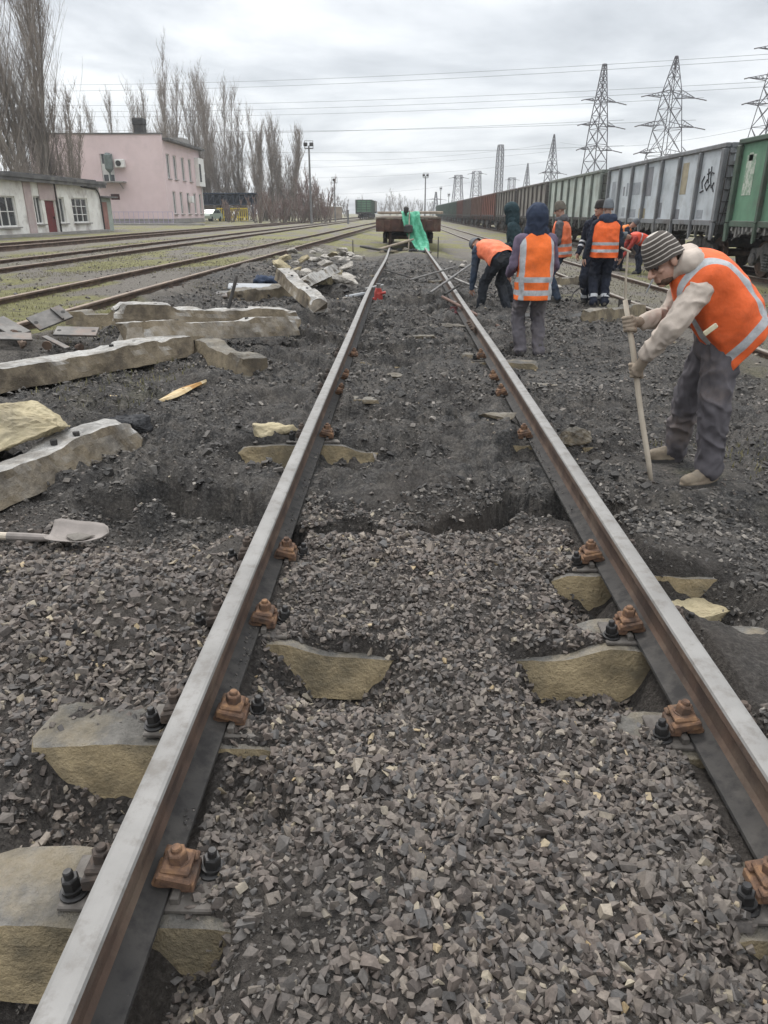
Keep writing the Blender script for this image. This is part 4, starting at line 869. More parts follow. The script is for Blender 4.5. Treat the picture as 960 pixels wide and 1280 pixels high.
# ------------------------------------------------------------------ bare trees
def branches_mesh(name, segs, m, parent, n=3):
    a = np.array([s[0] for s in segs]); b_ = np.array([s[1] for s in segs]); r0 = np.array([s[2] for s in segs]); r1 = np.array([s[3] for s in segs])
    d = b_ - a; d /= np.linalg.norm(d, axis=1)[:, None] + 1e-9; ref = np.where(np.abs(d[:, 2:3]) > .9, np.array([[1., 0, 0]]), np.array([[0, 0, 1.]])); u = np.cross(d, ref); u /= np.linalg.norm(u, axis=1)[:, None]; w_ = np.cross(d, u)
    vs = []
    for P_, r_ in ((a, r0), (b_, r1)):
        for j in range(n): an = 2 * math.pi * j / n; vs.append(P_ + (u * math.cos(an) + w_ * math.sin(an)) * r_[:, None])
    v = np.stack(vs, 1).reshape(-1, 3); i = np.arange(len(segs))[:, None] * 2 * n
    f = np.concatenate([i + np.array([[j, (j + 1) % n, n + (j + 1) % n, n + j]]) for j in range(n)]); return link(name, np_mesh(name, v, f, m), parent)
BARK = mat('poplar_bark', (.25, .22, .19), (.17, .148, .125), 2, .95, 0, .4, .02, 12); TWIG = mat('poplar_twig', (.27, .23, .195), (.20, .17, .147), .6, .95, bs=0); TWIG2 = mat('reddish_twig', (.24, .175, .155), (.18, .135, .12), .6, .95, bs=0)
TWIGF = mat('far_twig', (.235, .205, .185), (.2, .175, .16), .3, .95, bs=0)
def grow(p, d, l, r, segs, rnd_, up=.25, k=5, wob=.12):
    """one limb as a chain of segments bending upward; returns its points"""
    pts = [(p.copy(), r)]; st = l / k
    for i in range(k):
        d = (d + V((rnd_.uniform(-wob, wob), rnd_.uniform(-wob, wob), up * .3))).normalized(); q = p + d * st; r2 = max(.006, r * (1 - (i + 1) / k * .8))
        segs.append((tuple(p), tuple(q), pts[-1][1], r2)); p = q; pts.append((p.copy(), r2))
    return pts, d
def poplar(loc, Hh, label, stems=1, seed=1, spread=.16, limbs=26, tw=9, twig=TWIG, rtr=.22, wide=.2, tr=.016, group='bare poplars on the left', cat='tree', name='poplar_tree', low=.12):
    rd = random.Random(seed); t = thing(name, label, cat, loc, 0, group); tr_s = []; cr_s = []
    for s in range(stems):
        a = rd.uniform(0, 6.28); sp = spread * rd.uniform(.3, 1) if stems > 1 else .02
        hs = Hh * rd.uniform(.72, 1) if s else Hh
        main, _ = grow(V((math.cos(a) * .25 * (stems > 1), math.sin(a) * .25 * (stems > 1), -.3)), V((math.cos(a) * sp, math.sin(a) * sp, 1)).normalized(), hs, rtr * rd.uniform(.7, 1), tr_s, rd, .12, 12, .035)
        for i in range(limbs):
            u = low + (1 - low) * rd.random() ** .9 * .95; j = min(len(main) - 2, int(u * (len(main) - 1))); p = main[j][0].lerp(main[j + 1][0], u * (len(main) - 1) - j); a = rd.uniform(0, 6.28)
            l = hs * rd.uniform(.18, .36) * (1.12 - u * .75); ou = wide * rd.uniform(.6, 1.5)
            lp, ld = grow(p, V((math.cos(a) * ou * 1.6, math.sin(a) * ou * 1.6, 1)).normalized(), l, max(.02, main[j][1] * .42), cr_s, rd, .45, 5, .10)
            for q in range(tw):
                k = rd.randint(0, 5); p2 = lp[k][0]; a = rd.uniform(0, 6.28); l2 = l * rd.uniform(.2, .5)
                tp, td = grow(p2, V((math.cos(a) * .5, math.sin(a) * .5, 1)).normalized(), l2, tr * 1.3, cr_s, rd, .5, 3, .14)
                for z in range(3): a = rd.uniform(0, 6.28); grow(tp[rd.randint(0, 3)][0], V((math.cos(a) * .6, math.sin(a) * .6, 1)).normalized(), l2 * rd.uniform(.3, .7), tr * .8, cr_s, rd, .5, 2, .15)
    branches_mesh('trunk', tr_s, BARK, t, 7); branches_mesh('crown', cr_s, twig, t, 3); return t
b0 = P(48, 236, 62)
poplar((b0.x, 62, .5), 23, 'huge many stemmed bare poplar behind the low white building', 10, 3, .34, 40, 11, TWIG, .19, .32, .008)
b1 = P(-40, 236, 60); poplar((b1.x, 60, .5), 22, 'bare poplar half cut off by the left edge of the picture', 5, 8, .28, 30, 8, TWIG, .2, .28, .009)
b2 = P(82, 236, 63); poplar((b2.x, 63, .5), 11, 'lower spreading bare tree in front of the pink building', 9, 12, .42, 34, 8, TWIG, .10, .34, .009)
for k, px in enumerate((2, 14, 62)):
    q = P(px, [168, 178, 200][k], 59); poplar((q.x, 59, .5), q.z - .5, ['low bare shrub at the left edge behind the white building', 'low bare shrub left of the huge poplar trunk', 'low bare shrub right of the huge poplar trunk'][k], 8, 200 + k, .6, 16, 8, TWIG, .07, .5, .009, 'shrubs behind the white building', 'bush', 'bare_bush', .04)
def ptree(px, ptop, d, label, stems, seed, limbs=24, wide=.17, spread=.12, twig=TWIG, tr=.02, rtr=.17, tw=7):
    q = P(px, ptop, d); poplar((q.x, d, .5), q.z - .5, label, stems + 1, seed, spread * 1.6, int(limbs * 1.6), int(tw * 1.5), twig, rtr * .75, wide * 1.5, tr * .6, low=.03)
ptree(124, 118, 120, 'thin bare poplar peeping over the flat pink roof', 1, 21, 24, .12)
ptree(153, 110, 125, 'bare poplar just left of the chimney', 2, 22, 20, .14)
ptree(170, 112, 128, 'bare poplar right behind the chimney', 1, 23, 24, .14)
ptree(199, 62, 112, 'tall bare poplar rising above the corner of the pink building', 3, 24, 24, .16, .10)
ptree(214, 115, 118, 'shorter bare poplar right of the tall one at the pink corner', 2, 25, 22, .2, .16)
ptree(236, 98, 122, 'slender bare poplar behind the white bay of the pink building', 2, 26, 24, .14, .08)
ptree(267, 88, 115, 'tall dense bare poplar above the blue gantry', 4, 27, 26, .18, .14)
ptree(290, 138, 118, 'bushy bare poplar right of the one above the gantry', 3, 28, 24, .2, .14)
ptree(252, 120, 124, 'brownish bare poplar left of the one above the gantry', 3, 36, 24, .18, .12)
ptree(319, 142, 112, 'straight dark bare poplar by the right end of the gantry', 3, 29, 28, .13, .06)
ptree(338, 156, 116, 'bare poplar between the straight dark one and the bushy one', 2, 37, 24, .15, .08)
ptree(353, 148, 118, 'full rounded bare poplar at the end of the row', 4, 30, 30, .26, .20, TWIG, .02, .2, 8)
def bush(px, ptop, d, label, seed, wide=.55, stems=6, twig=TWIG2, group='bare bushes by the tracks', tr=.014, tw=8, limbs=17, name='bare_bush', cat='bush'):
    q = P(px, ptop, d); poplar((q.x, d, .45), q.z - .45, label, stems, seed, wide, limbs, tw, twig, .10, .5, tr, group, cat, name, .06)
bush(390, 205, 98, 'wide bare tree around the lamp mast', 41, .6, 7); bush(402, 214, 104, 'bare tree leaning right of the lamp mast', 42, .6, 6); bush(372, 222, 96, 'reddish bare bush at the foot of the lamp mast', 43, .8, 8); bush(340, 232, 88, 'small bare tree with a low crown before the poplar row', 44, .5, 5)
bush(352, 238, 92, 'low tangled bush at the foot of the rounded poplar', 45, .9, 8); bush(320, 236, 95, 'low bare bush beside the gantry end', 46, .7, 6); bush(285, 242, 100, 'low bare bush beneath the tall dense poplar', 47, .8, 6); bush(410, 244, 108, 'low reddish thicket by the brown wall', 48, .9, 8)
for k, (px, pt, d) in enumerate([(248, 232, 128), (262, 222, 130), (278, 226, 126), (296, 220, 128), (308, 228, 130), (328, 226, 122), (344, 230, 120), (362, 228, 118), (380, 238, 112), (395, 236, 116), (232, 236, 126)]):
    bush(px, pt, d, ['brushy bare growth behind the blue gantry', 'brushy bare growth between the poplars and the lamp mast'][px > 310], 100 + k, .7, 9, TWIG, ['brush behind the gantry', 'brush by the lamp mast'][px > 310], .02, 8, 18)
for k, (px, pt, d) in enumerate([(424, 238, 230), (432, 244, 240), (448, 240, 320), (488, 240, 380), (497, 236, 400), (505, 243, 420), (478, 246, 420), (515, 246, 430), (526, 248, 440), (466, 250, 430), (538, 250, 430)]):
    bush(px, pt, d, 'hazy bare tree on the far skyline beyond the flat wagon', 60 + k, .6, 6, TWIGF, 'hazy far trees on the skyline', .035, 6, 10, 'far_tree', 'tree')
# ------------------------------------------------------------------ loose concrete sleepers and rubble
def on(px, py, h=.0):
    """the spot a bearing meets, h above the ground"""
    r = _ray(px, py); ys = np.concatenate([np.arange(1, 12, .02), np.arange(12, 60, .1)]); t = ys / r.y; xs = CAM.x + r.x * t; zs = CAM.z + r.z * t
    k = np.argmax(zs < H(xs, ys) + h); return V((xs[k], ys[k], zs[k]))
def loose_sleeper(a, b_, label, seed, m=CP, roll=0.0, L_=None, chip=.07, group='loose concrete sleepers in the pile'):
    """a, b_: ends of the top edge (world)"""
    a = V(a); b_ = V(b_); d = b_ - a; l = L_ or d.length
    o = sleeper_mesh('loose_sleeper', m, L_=l, seed=seed, rough=.0055, chip=chip * .6, seg=90, sag=.036)
    q = d.normalized().to_track_quat('X', 'Z'); o.rotation_mode = 'QUATERNION'; o.rotation_quaternion = q @ Quaternion((1, 0, 0), roll); o.location = (a + b_) / 2
    for x in (-.46, -.32, .32, .46):
        if l > 2: mb = MB(); mb.lathe([(.020, -.03), (.022, .0), (.020, .0015)], 10, Matrix.Translation((x * l * .62, .0, .001))); mb.build('bolt_hole', DARKM, o)
    return tag(o, label, 'sleeper', group)
def gz(x, y, h): return V((x, y, Hs(x, y) + h))
loose_sleeper(gz(-3.95, 4.75, .20), gz(-2.48, 7.75, .22), 'long curved concrete sleeper lying beside the heap of steel plates', 31, CP, .05, None, .09)
loose_sleeper(gz(-2.72, 2.55, .20), gz(-2.12, 4.9, .20), 'concrete sleeper whose near end lies by the shovel', 32, CP, -.06, None, .10)
loose_sleeper(on(138, 377, .36), on(372, 386, .30), 'rear one of the two long stacked concrete sleepers', 33, CP, .05, None, .08)
loose_sleeper(on(146, 402, .32), on(368, 395, .30), 'front one of the two long stacked concrete sleepers', 34, CP, -.1, None, .10)
loose_sleeper(on(104, 388, .18), on(148, 388, .18), 'short concrete end sticking out left of the stacked sleepers', 35, CD, 0, .9, .08)
loose_sleeper(on(250, 420, .16), on(322, 447, .17), 'concrete sleeper pointing toward the track beneath the stacked pair', 36, CD, 0, None, .10)
loose_sleeper(on(352, 333, .50), on(400, 373, .22), 'concrete sleeper propped lengthwise against the rubble heap', 37, CP, 0, None, .08)
loose_sleeper(on(290, 362, .18), on(366, 354, .22), 'broken concrete sleeper lying flat left of the propped one', 38, CD, .1, None, .10)
loose_sleeper(on(374, 348, .3), on(414, 332, .35), 'thick tan concrete stump leaning right of the propped sleeper', 39, CP, -.5, None, .12)
loose_sleeper(on(736, 387, .2), on(800, 379, .2), 'mossy tan concrete stub behind the stooping man', 40, CD, 0, None, .06)
loose_sleeper(on(680, 347, .2), on(728, 344, .2), 'grey concrete block end between the two standing groups', 51, CD, 0, None, .06)
CHH = hulls(14, 15, 77, (1, .8, .6))
CHM = mat('broken_concrete', (.40, .37, .33), (.30, .275, .24), 7, .93, 0, .6, .02, 30, (.14, .125, .105), 2.2, .6, .2, (.48, .45, .41))
CHT = mat('tan_concrete', (.42, .36, .235), (.31, .26, .165), 6, .93, 0, .6, .02, 30, (.15, .135, .11), 2.5, .5)
DCL = mat('coal_lump', (.05, .05, .052), (.025, .025, .027), 14, .8, 0, .8, .02, 50)
def chunk(loc, dim, rz, k, label, m=CHM, group=None, name='concrete_chunk', cat='rubble', tilt=(0, 0)):
    v, f = CHH[k % len(CHH)]; v = v * np.array(dim)
    o = np.array([0.]); v2 = v.copy()
    mb = MB(); mb.add(v2, [tuple(q) for q in f]); ob = mb.build(name, m, None, False, loc, (tilt[0], tilt[1], rz))
    md = ob.modifiers.new('sub', 'SUBSURF'); md.subdivision_type = 'SIMPLE'; md.levels = md.render_levels = 4
    tx = bpy.data.textures.get('chip') or bpy.data.textures.new('chip', 'CLOUDS'); tx.noise_scale = .12
    d = ob.modifiers.new('chips', 'DISPLACE'); d.texture = tx; d.strength = min(.06, .35 * min(dim)); d.texture_coords = 'GLOBAL'
    t2 = bpy.data.textures.get('grain') or bpy.data.textures.new('grain', 'CLOUDS'); t2.noise_scale = .03; d = ob.modifiers.new('grain', 'DISPLACE'); d.texture = t2; d.strength = min(.02, .12 * min(dim)); d.texture_coords = 'GLOBAL'
    return tag(ob, label, cat, group)
chunk(gz(-2.62, 4.2, .17), (.46, .34, .36), .7, 2, 'rounded tan concrete block between the two near left sleepers', CHT)
chunk(gz(-2.2, 4.95, .06), (.26, .19, .17), .3, 5, 'black lump of coal dirt behind the tan block on the left', DCL, None, 'coal_lump')
chunk(gz(1.08, 4.98, .0), (.17, .12, .12), .2, 4, 'grey stone block just outside the right rail', CD)
chunk(gz(1.13, 2.84, .015), (.22, .15, .12), .3, 6, 'crumbling yellow concrete lump outside the right rail', CHT)
chunk(gz(-1.12, 5.05, .03), (.22, .12, .10), .1, 7, 'tan concrete lump just outside the left rail', CHT)
chunk(gz(-2.7, 5.9, .03), (.055, .045, .035), .3, 9, 'small pale yellow foam scrap on the dirt beside the long curved sleeper', mat('yellow_scrap', (.55, .42, .22), (.45, .36, .2), 20, .9), None, 'foam_scrap', 'scrap')
rd = random.Random(5)
for k in range(26):
    px = rd.uniform(348, 436); py = rd.uniform(312, 352); hh = rd.uniform(.05, .2) + .45 * math.exp(-((px - 392) / 24) ** 2) * (py < 340) * rd.random()
    p = on(px, py, hh)
    s = rd.uniform(.14, .42); chunk(p, (s, s * rd.uniform(.6, .9), s * rd.uniform(.4, .7)), rd.uniform(0, 6), k, 'broken pale concrete chunk in the rubble heap left of the track', [CHM, CHM, CHT][k % 3], 'chunks in the rubble heap', tilt=(rd.uniform(-.4, .4), rd.uniform(-.4, .4)))
for k in range(14):
    x = rd.uniform(-3.4, -1.6); y = rd.uniform(23, 31); s = rd.uniform(.15, .4)
    chunk(gz(x, y, .05), (s, s * .7, s * .6), rd.uniform(0, 6), k + 3, 'concrete chunk strewn beyond the rubble heap toward the flat wagon', CHM, 'chunks strewn by the flat wagon')
for k in range(16):
    x = rd.uniform(1.3, 3.6); y = rd.uniform(16, 28); s = rd.uniform(.12, .34)
    chunk(gz(x, y, .04), (s, s * .7, s * .55), rd.uniform(0, 6), k + 5, 'concrete chunk strewn right of the track near the flat wagon', CHM, 'chunks right of the track')

for k, (px, py, a, b_, c_) in enumerate([(556, 408, .34, .14, .07), (528, 421, .30, .16, .06), (592, 446, .26, .15, .07), (452, 404, .30, .13, .06), (425, 446, .30, .16, .07), (505, 372, .34, .16, .07), (545, 352, .4, .2, .08), (470, 345, .3, .16, .07), (620, 520, .2, .12, .06), (500, 470, .16, .1, .05), (455, 500, .17, .1, .05)]):
    chunk(on(px, py, .0), (a, b_, c_), rd.uniform(-.2, .2), k + 2, 'dirt crusted slab of broken concrete lying in the dug out track bed', CD, 'slabs in the track bed')
# steel plates heap on the left
SCR = mat('scrap_steel', (.115, .108, .10), (.05, .047, .044), 7, .6, .3, .3, .004, 60, (.13, .075, .05), 4, .5)
def plate(p, w_, l_, rz, tilt, label, holes=True, th=.02):
    mb = MB(); mb.box((0, 0, 0), (w_, l_, th), ch=.004)
    if l_ > .23: mb.box((w_ * .22, 0, th), (.02, l_ * .9, th), ch=.003)
    o = mb.build('steel_plate', SCR, None, False, p, (tilt[0], tilt[1], rz)); tag(o, label, 'steel plate', 'scrap steel plates on the left')
    if holes:
        for s in (-1, 1): mb = MB(); mb.lathe([(.022, th / 2 - .002), (.022, th / 2 + .002)], 12, Matrix.Translation((s * w_ * .4, 0, 0))); mb.build('bolt_hole', DARKM, o)
plate(gz(-3.55, 7.55, .14), .42, .22, .2, (.25, .05), 'flat steel plate with bolt holes at the right of the scrap heap')
plate(gz(-3.95, 7.85, .20), .40, .24, .9, (.5, -.25), 'tilted steel plate leaning up at the back of the scrap heap')
plate(gz(-4.15, 7.35, .14), .38, .22, -.4, (.1, .35), 'steel plate with raised ribs in the middle of the scrap heap')
plate(gz(-4.05, 7.1, .08), .45, .16, .5, (.3, .1), 'narrow steel plate slipped under the scrap heap', False)
plate(gz(-3.62, 7.2, .05), .40, .06, -.6, (.1, .2), 'thin steel bar at the front of the scrap heap', False)
plate(gz(-4.35, 7.5, .1), .36, .2, 1.3, (-.2, .2), 'steel plate at the left end of the scrap heap')
for k in range(5):
    x = -4.3 + .22 * k; mb = MB(); hexbolt(mb, 0, 0, 0, .03, .12); tag(mb.build('bolt', RUST, None, False, gz(x, 7.1 + .2 * math.sin(k * 2), .07), (1.2, .3 * k, k)), 'loose rusty bolt lying in the scrap steel heap', 'bolt', 'loose bolts in the scrap heap')

# dark cloth, rod, splinters, shovel, bars, jacks
def rod(a, b_, r, m, name, label, cat, group=None):
    mb = MB(); a = V(a); b_ = V(b_); n = 6; pts = [a.lerp(b_, i / n) for i in range(n + 1)]; mb.tube(pts, [r] * n + [r * .7], 8); o = mb.build(name, m); return tag(o, label, cat, group)
rod(on(283, 395, .2), P(296, 345, on(283, 395, .2).y + .15), .022, DARKM, 'steel_rod', 'black steel rod standing upright in the stacked sleepers', 'rod')
BLC = mat('blue_cloth', (.035, .05, .085), (.02, .028, .05), 5, .9, 0, .5, .02, 20)
q = on(335, 352, .1); v, f = CHH[3]; 
mb = MB(); mb.add(v * np.array((.55, .4, .22)), [tuple(t) for t in f]); o = mb.build('cloth_bundle', BLC, None, True, (q.x, q.y, Hs(q.x, q.y) + .1)); md = o.modifiers.new('s', 'SUBSURF'); md.levels = md.render_levels = 3; d = o.modifiers.new('d', 'DISPLACE'); d.texture = bpy.data.textures['chip']; d.strength = .25
tag(o, 'crumpled dark blue cloth on the ground left of the rubble heap', 'cloth')
TARP = mat('grey_sheet', (.30, .31, .32), (.2, .205, .215), 4, .6, 0, .4, .02, 15)
q = on(318, 360, .04); mb = MB(); mb.box((0, 0, 0), (1.0, .6, .05), ch=.02); o = mb.build('slab', TARP, None, False, (q.x, q.y, Hs(q.x, q.y) + .04), (.05, .03, .2)); tag(o, 'flat grey slab lying behind the stacked sleepers', 'slab')
q = on(292, 370, .04); mb = MB(); mb.box((0, 0, 0), (.9, .5, .05), ch=.02); o = mb.build('slab', SCR, None, False, (q.x, q.y, Hs(q.x, q.y) + .05), (.1, -.05, -.3)); tag(o, 'dark metal sheet left of the flat grey slab', 'sheet')
SPL = mat('fresh_wood', (.52, .42, .26), (.38, .27, .13), 9, .8, 0, .4, .004, 40); SPD = mat('orange_wood', (.36, .20, .06), (.28, .15, .05), 9, .8)
a = gz(-2.13, 5.6, .03); b_ = gz(-1.96, 6.45, .07); mb = MB(); d = b_ - a; sx = V((d.y, -d.x, 0)).normalized()
vs = []
for i in range(9):
    u = i / 8; w_ = .065 * math.sin(math.pi * min(1, .12 + u * .8)) ; c_ = a.lerp(b_, u) + sx * .015 * math.sin(u * 7)
    vs += [c_ - sx * w_, c_ + sx * w_ * .6 + V((0, 0, .02)), c_ + sx * w_, c_ - V((0, 0, .03))]
mb.add(vs, [(i * 4 + j, i * 4 + (j + 1) % 4, i * 4 + 4 + (j + 1) % 4, i * 4 + 4 + j) for i in range(8) for j in range(4)] + [(0, 1, 2, 3), (32, 33, 34, 35)]); mb.m = [1 if 4 * 5 <= k < 4 * 6 + 2 else 0 for k in range(len(mb.f))]
tag(mb.build('wood_splinter', [SPL, SPD]), 'long pale wood splinter on the dark dirt near the loose sleepers', 'splinter')
mb = MB(); mb.box((0, 0, 0), (.08, .035, .02), ch=.005); tag(mb.build('wood_chip', SPL, None, False, gz(-2.55, 5.82, .02), (.1, .2, .5)), 'tiny pale wood chip next to the foam scrap', 'chip')
# shovel lying at the left edge
HND = mat('shovel_handle', (.47, .41, .33), (.36, .305, .24), 5, .7, 0, .3, .003, 60); DUST = mat('dusty_blade', (.26, .23, .21), (.185, .165, .15), 10, .85, .1, .4, .004, 50)
s0 = gz(-2.17, 3.16, .055); s1 = gz(-1.86, 3.12, .05); t = thing('shovel', 'shovel lying on the gravel at the left with a dusty blade', 'shovel', s1)
mb = MB(); mb.tube([V((-1.1, .1, .05)), V((-.5, .05, .02)), V((-.14, .005, .012)), V((-.06, 0, .01))], [.018, .018, .019, .016], 10); mb.build('handle', HND, t)
mb = MB(); mb.tube([V((-.2, .01, .014)), V((-.05, 0, .01)), V((.04, 0, .004))], [.022, .02, .012], 10); mb.build('socket', DUST, t)
vs = []; nu, nv = 14, 12
for i in range(nu + 1):
    u = i / nu
    for j in range(nv + 1):
        s = j / nv * 2 - 1; w_ = .115 * (1 - .1 * u) * (1 - max(0, (u - .55) / .45) ** 2.2) ** .5 * min(1, .75 + u * 3); vs.append((u * .28, s * w_, .002 + .035 * s * s * (1 - u * .4) + .012 * u - .018 * (1 - abs(s)) * math.sin(min(1, u * 1.2) * 3.1) + .025 * (1 - u) ** 3))
me = np_mesh('blade', np.array(vs), np.array([(i * (nv + 1) + j, i * (nv + 1) + j + 1, (i + 1) * (nv + 1) + j + 1, (i + 1) * (nv + 1) + j) for i in range(nu) for j in range(nv)]), DUST, True)
bl = link('blade', me, t); md = bl.modifiers.new('th', 'SOLIDIFY'); md.thickness = .004
t.rotation_euler = (.05, .02, R(6))
# a lump of fine dirt resting on the blade
mb = MB(); v, f = CHH[8]; mb.add(v * np.array((.085, .07, .018)), [tuple(q) for q in f]); tag(mb.build('dirt_lump', CLOD, None, False, s1 + V((.14, .01, .012))), 'small heap of dirt lying in the shovel blade', 'dirt')
BAR = mat('bar_steel', (.21, .20, .19), (.12, .11, .10), 7, .5, .4, .2, .003, 50); BARR = mat('bar_rust', (.17, .10, .075), (.10, .062, .05), 7, .7, .2, .3, .003, 50)
rod(P(553, 371, 12.9), P(642, 418, 10.3), .026, BARR, 'steel_pipe', 'long brownish steel pipe lying across the right rail', 'pipe')
rod(P(538, 366, 13.4), P(592, 328, 16.5), .022, BAR, 'crowbar', 'grey crowbar crossing the right rail, pointing up to the right', 'crowbar')
rod(P(480, 337, 17.6), P(522, 349, 15.6), .02, DARKM, 'crowbar', 'dark bar between the rails near the flat wagon, sloping right', 'crowbar')
rod(P(512, 350, 15.5), P(568, 334, 16.8), .02, BAR, 'crowbar', 'thin grey bar touching the dark bar between the rails', 'crowbar')
rod(P(560, 345, 15.2), P(597, 360, 13.8), .022, BAR, 'crowbar', 'grey bar lying outside the right rail by the bent worker', 'crowbar')
rod(P(457, 361, 14.6), P(479, 356, 15.0), .022, mat('pale_bar', (.42, .41, .39), (.3, .29, .28), 7, .5), 'pale_stick', 'short pale stick across the left rail', 'stick')
rod(P(432, 372, 14.0), P(458, 367, 14.2), .04, TARP, 'pale_stick', 'thick pale batten just left of the left rail', 'batten')
rod(P(556, 368, 12.9), P(575, 356, 13.9), .02, DARKM, 'crowbar', 'short dark bar by the red jack on the right rail', 'crowbar')
REDP = mat('jack_red', (.42, .06, .045), (.30, .04, .035), 9, .55, .1, .3, .003, 60, (.10, .07, .06), 5, .5); REDD = mat('jack_dull_red', (.27, .085, .085), (.19, .06, .065), 9, .6, .1, .3, .003, 60, (.10, .08, .075), 4, .7)
def jack(p, m, label, rz, s=1.0):
    t = thing('track_jack', label, 'track jack', p, rz, 'track jacks under the rails')
    mb = MB(); mb.box((0, 0, .015), (.24 * s, .18 * s, .03), ch=.006); mb.build('base', DARKM, t)
    mb = MB(); mb.prism([(-.09 * s, .03), (.09 * s, .03), (.075 * s, .26 * s), (.05 * s, .34 * s), (-.05 * s, .34 * s), (-.075 * s, .26 * s)], .13 * s); mb.box((.0, -.07 * s, .17 * s), (.09 * s, .03, .16 * s), ch=.008); mb.build('body', m, t)
    mb = MB(); mb.lathe([(.04 * s, .34 * s), (.04 * s, .40 * s), (.055 * s, .405 * s), (.055 * s, .43 * s)], 14); mb.build('ram', BAR, t)
    mb = MB(); mb.tube([(.05 * s, -.09 * s, .24 * s), (.14 * s, -.11 * s, .26 * s)], .028 * s, 8); mb.build('lever_socket', m, t)
    mb = MB(); mb.box((-.10 * s, 0, .12 * s), (.05 * s, .10 * s, .05 * s), ch=.008); mb.build('toe', m, t)
jack(gz(-.60, 13.6, -.06), REDP, 'bright red track jack at the left rail', .2, .85); jack(gz(.70, 12.5, -.06), REDD, 'dull red track jack at the right rail under the steel pipe', -.3, .9)
for k in range(9):
    x = -.9 + .22 * k; y = 30.6 + .9 * math.sin(k * 2.3); chunk(gz(x, y, .06), (.26, .16, .13), k * 1.3, k, 'dark lump of dirt heaped before the rusty flat wagon', DCL if k % 2 else CD, 'lumps before the flat wagon', 'dirt_lump', 'dirt')
rod((-1.15, 31.2, .25), (.3, 31.9, .62), .05, LUMB, 'plank', 'grey timber leaning low in front of the rusty flat wagon', 'plank')
rod((-.5, 30.2, .2), (-1.9, 31.6, .35), .05, DARKM, 'plank', 'dark timber lying left of the track end before the flat wagon', 'plank')
# small stakes with pegs along the left, seen standing in the ballast
for k, (px, py0, py1, d) in enumerate([(441, 300, 314, 30), (548, 296, 318, 27)]):
    a = P(px, py0, d); rod((a.x, d, Hs(a.x, d) - .05), (a.x, d, a.z), .02, DARKM, 'stake', ['thin dark stake left of the flat wagon', 'thin dark stake right of the flat wagon'][k], 'stake')
# spade standing upright among the workers on the right
t = thing('spade', 'spade with a T grip standing upright left of the striped beanie', 'spade', gz(3.75, 13.4, 0)); tp = P(785, 314, 13.4) - t.location; bt = V((.0, 0, .02))
mb = MB(); mb.tube([bt + V((.06, 0, .22)), tp * .5 + V((.02, 0, .1)), tp], [.02, .019, .018], 10); mb.build('handle', HND, t); mb = MB(); mb.tube([tp + V((-.13, 0, .06)), tp + V((.05, 0, -.02))], .018, 8); mb.build('grip', HND, t)
mb = MB(); mb.prism([(-.10, 0), (-.11, .24), (.11, .24), (.10, 0), (0, -.06)], .012, Matrix.Translation((.05, 0, .02))); mb.build('blade', DARKM, t)
rod(P(808, 366, 12.6), P(822, 336, 12.6), .012, WIRE, 'thin_stake', 'thin pale stake stuck in the ballast behind the bent man\'s arm', 'stake')
mb = MB(); mb.tube([P(713, 375, 13.3), P(717, 366, 13.4), P(724, 360, 13.4), P(729, 362, 13.4)], .014, 6); tag(mb.build('bent_wire', DARKM), 'bent dark wire sticking up by the feet of the navy worker', 'wire')
mb = MB(); v, f = sleeper_verts(1.6, 77, .008, .03, 20); mb.add(v, f); q = P(700, 380, 12.6); tag(mb.build('rubber_mat', mat('black_slab', (.06, .058, .056), (.035, .034, .033), 6, .8), None, False, (q.x, q.y, Hs(q.x, q.y) + .03), (.1, 0, .1)), 'dark flat slab on the ground left of the navy worker', 'slab')
# ------------------------------------------------------------------ people
def skin_mat(name, c):
    m = mat(name, c, tuple(x * .85 for x in c), 14, .55, 0, .15, .002, 120, spec=.4); return m
SKIN = skin_mat('skin', (.42, .25, .185))
def cloth(name, c, dirt=None, damt=.5, c2=None): return mat(name, c, c2 or tuple(x * .78 for x in c), 5, .92, 0, .35, .006, 45, dirt, 2.6, damt, .15)
NAVY = cloth('navy_cloth', (.024, .028, .042), (.07, .068, .066), .3); DKBL = cloth('hood_blue', (.035, .045, .072)); GREYT = cloth('grey_trousers', (.115, .105, .115), (.19, .165, .145), .55); HOOD = cloth('oatmeal_fleece', (.50, .43, .37), (.36, .29, .23), .35)
P1T = cloth('dusty_trousers', (.105, .097, .105), (.17, .135, .115), .6); TEALJ = cloth('dark_teal_jacket', (.028, .048, .055)); JEAN = cloth('dark_jeans', (.05, .07, .105), (.10, .10, .10), .4); DGREY = cloth('dark_grey_jacket', (.10, .10, .105)); BLACKT = cloth('black_trousers', (.028, .031, .037), (.08, .075, .07), .35)
GLOVE = cloth('work_glove', (.30, .245, .19), (.17, .135, .105), .6); BOOTT = mat('tan_boot', (.245, .20, .145), (.17, .135, .10), 9, .85, 0, .4, .005, 50, (.10, .09, .075), 5, .6); BOOTD = mat('dark_boot', (.06, .055, .05), (.035, .033, .031), 9, .8, 0, .4, .005, 50, (.14, .125, .105), 5, .6); CHECK = cloth('check_shirt', (.14, .11, .155), (.07, .06, .09), .7)
CAPM = cloth('camo_knit', (.15, .135, .11), (.06, .055, .05), .7); GRYB = cloth('grey_beanie', (.13, .14, .15)); HAIRM = mat('dark_hair', (.02, .016, .013), (.012, .01, .009), 30, .7, bs=.4, bscale=80)
BRD = mat('beard', (.10, .06, .04), (.06, .035, .025), 40, .85, bs=.4, bscale=150)
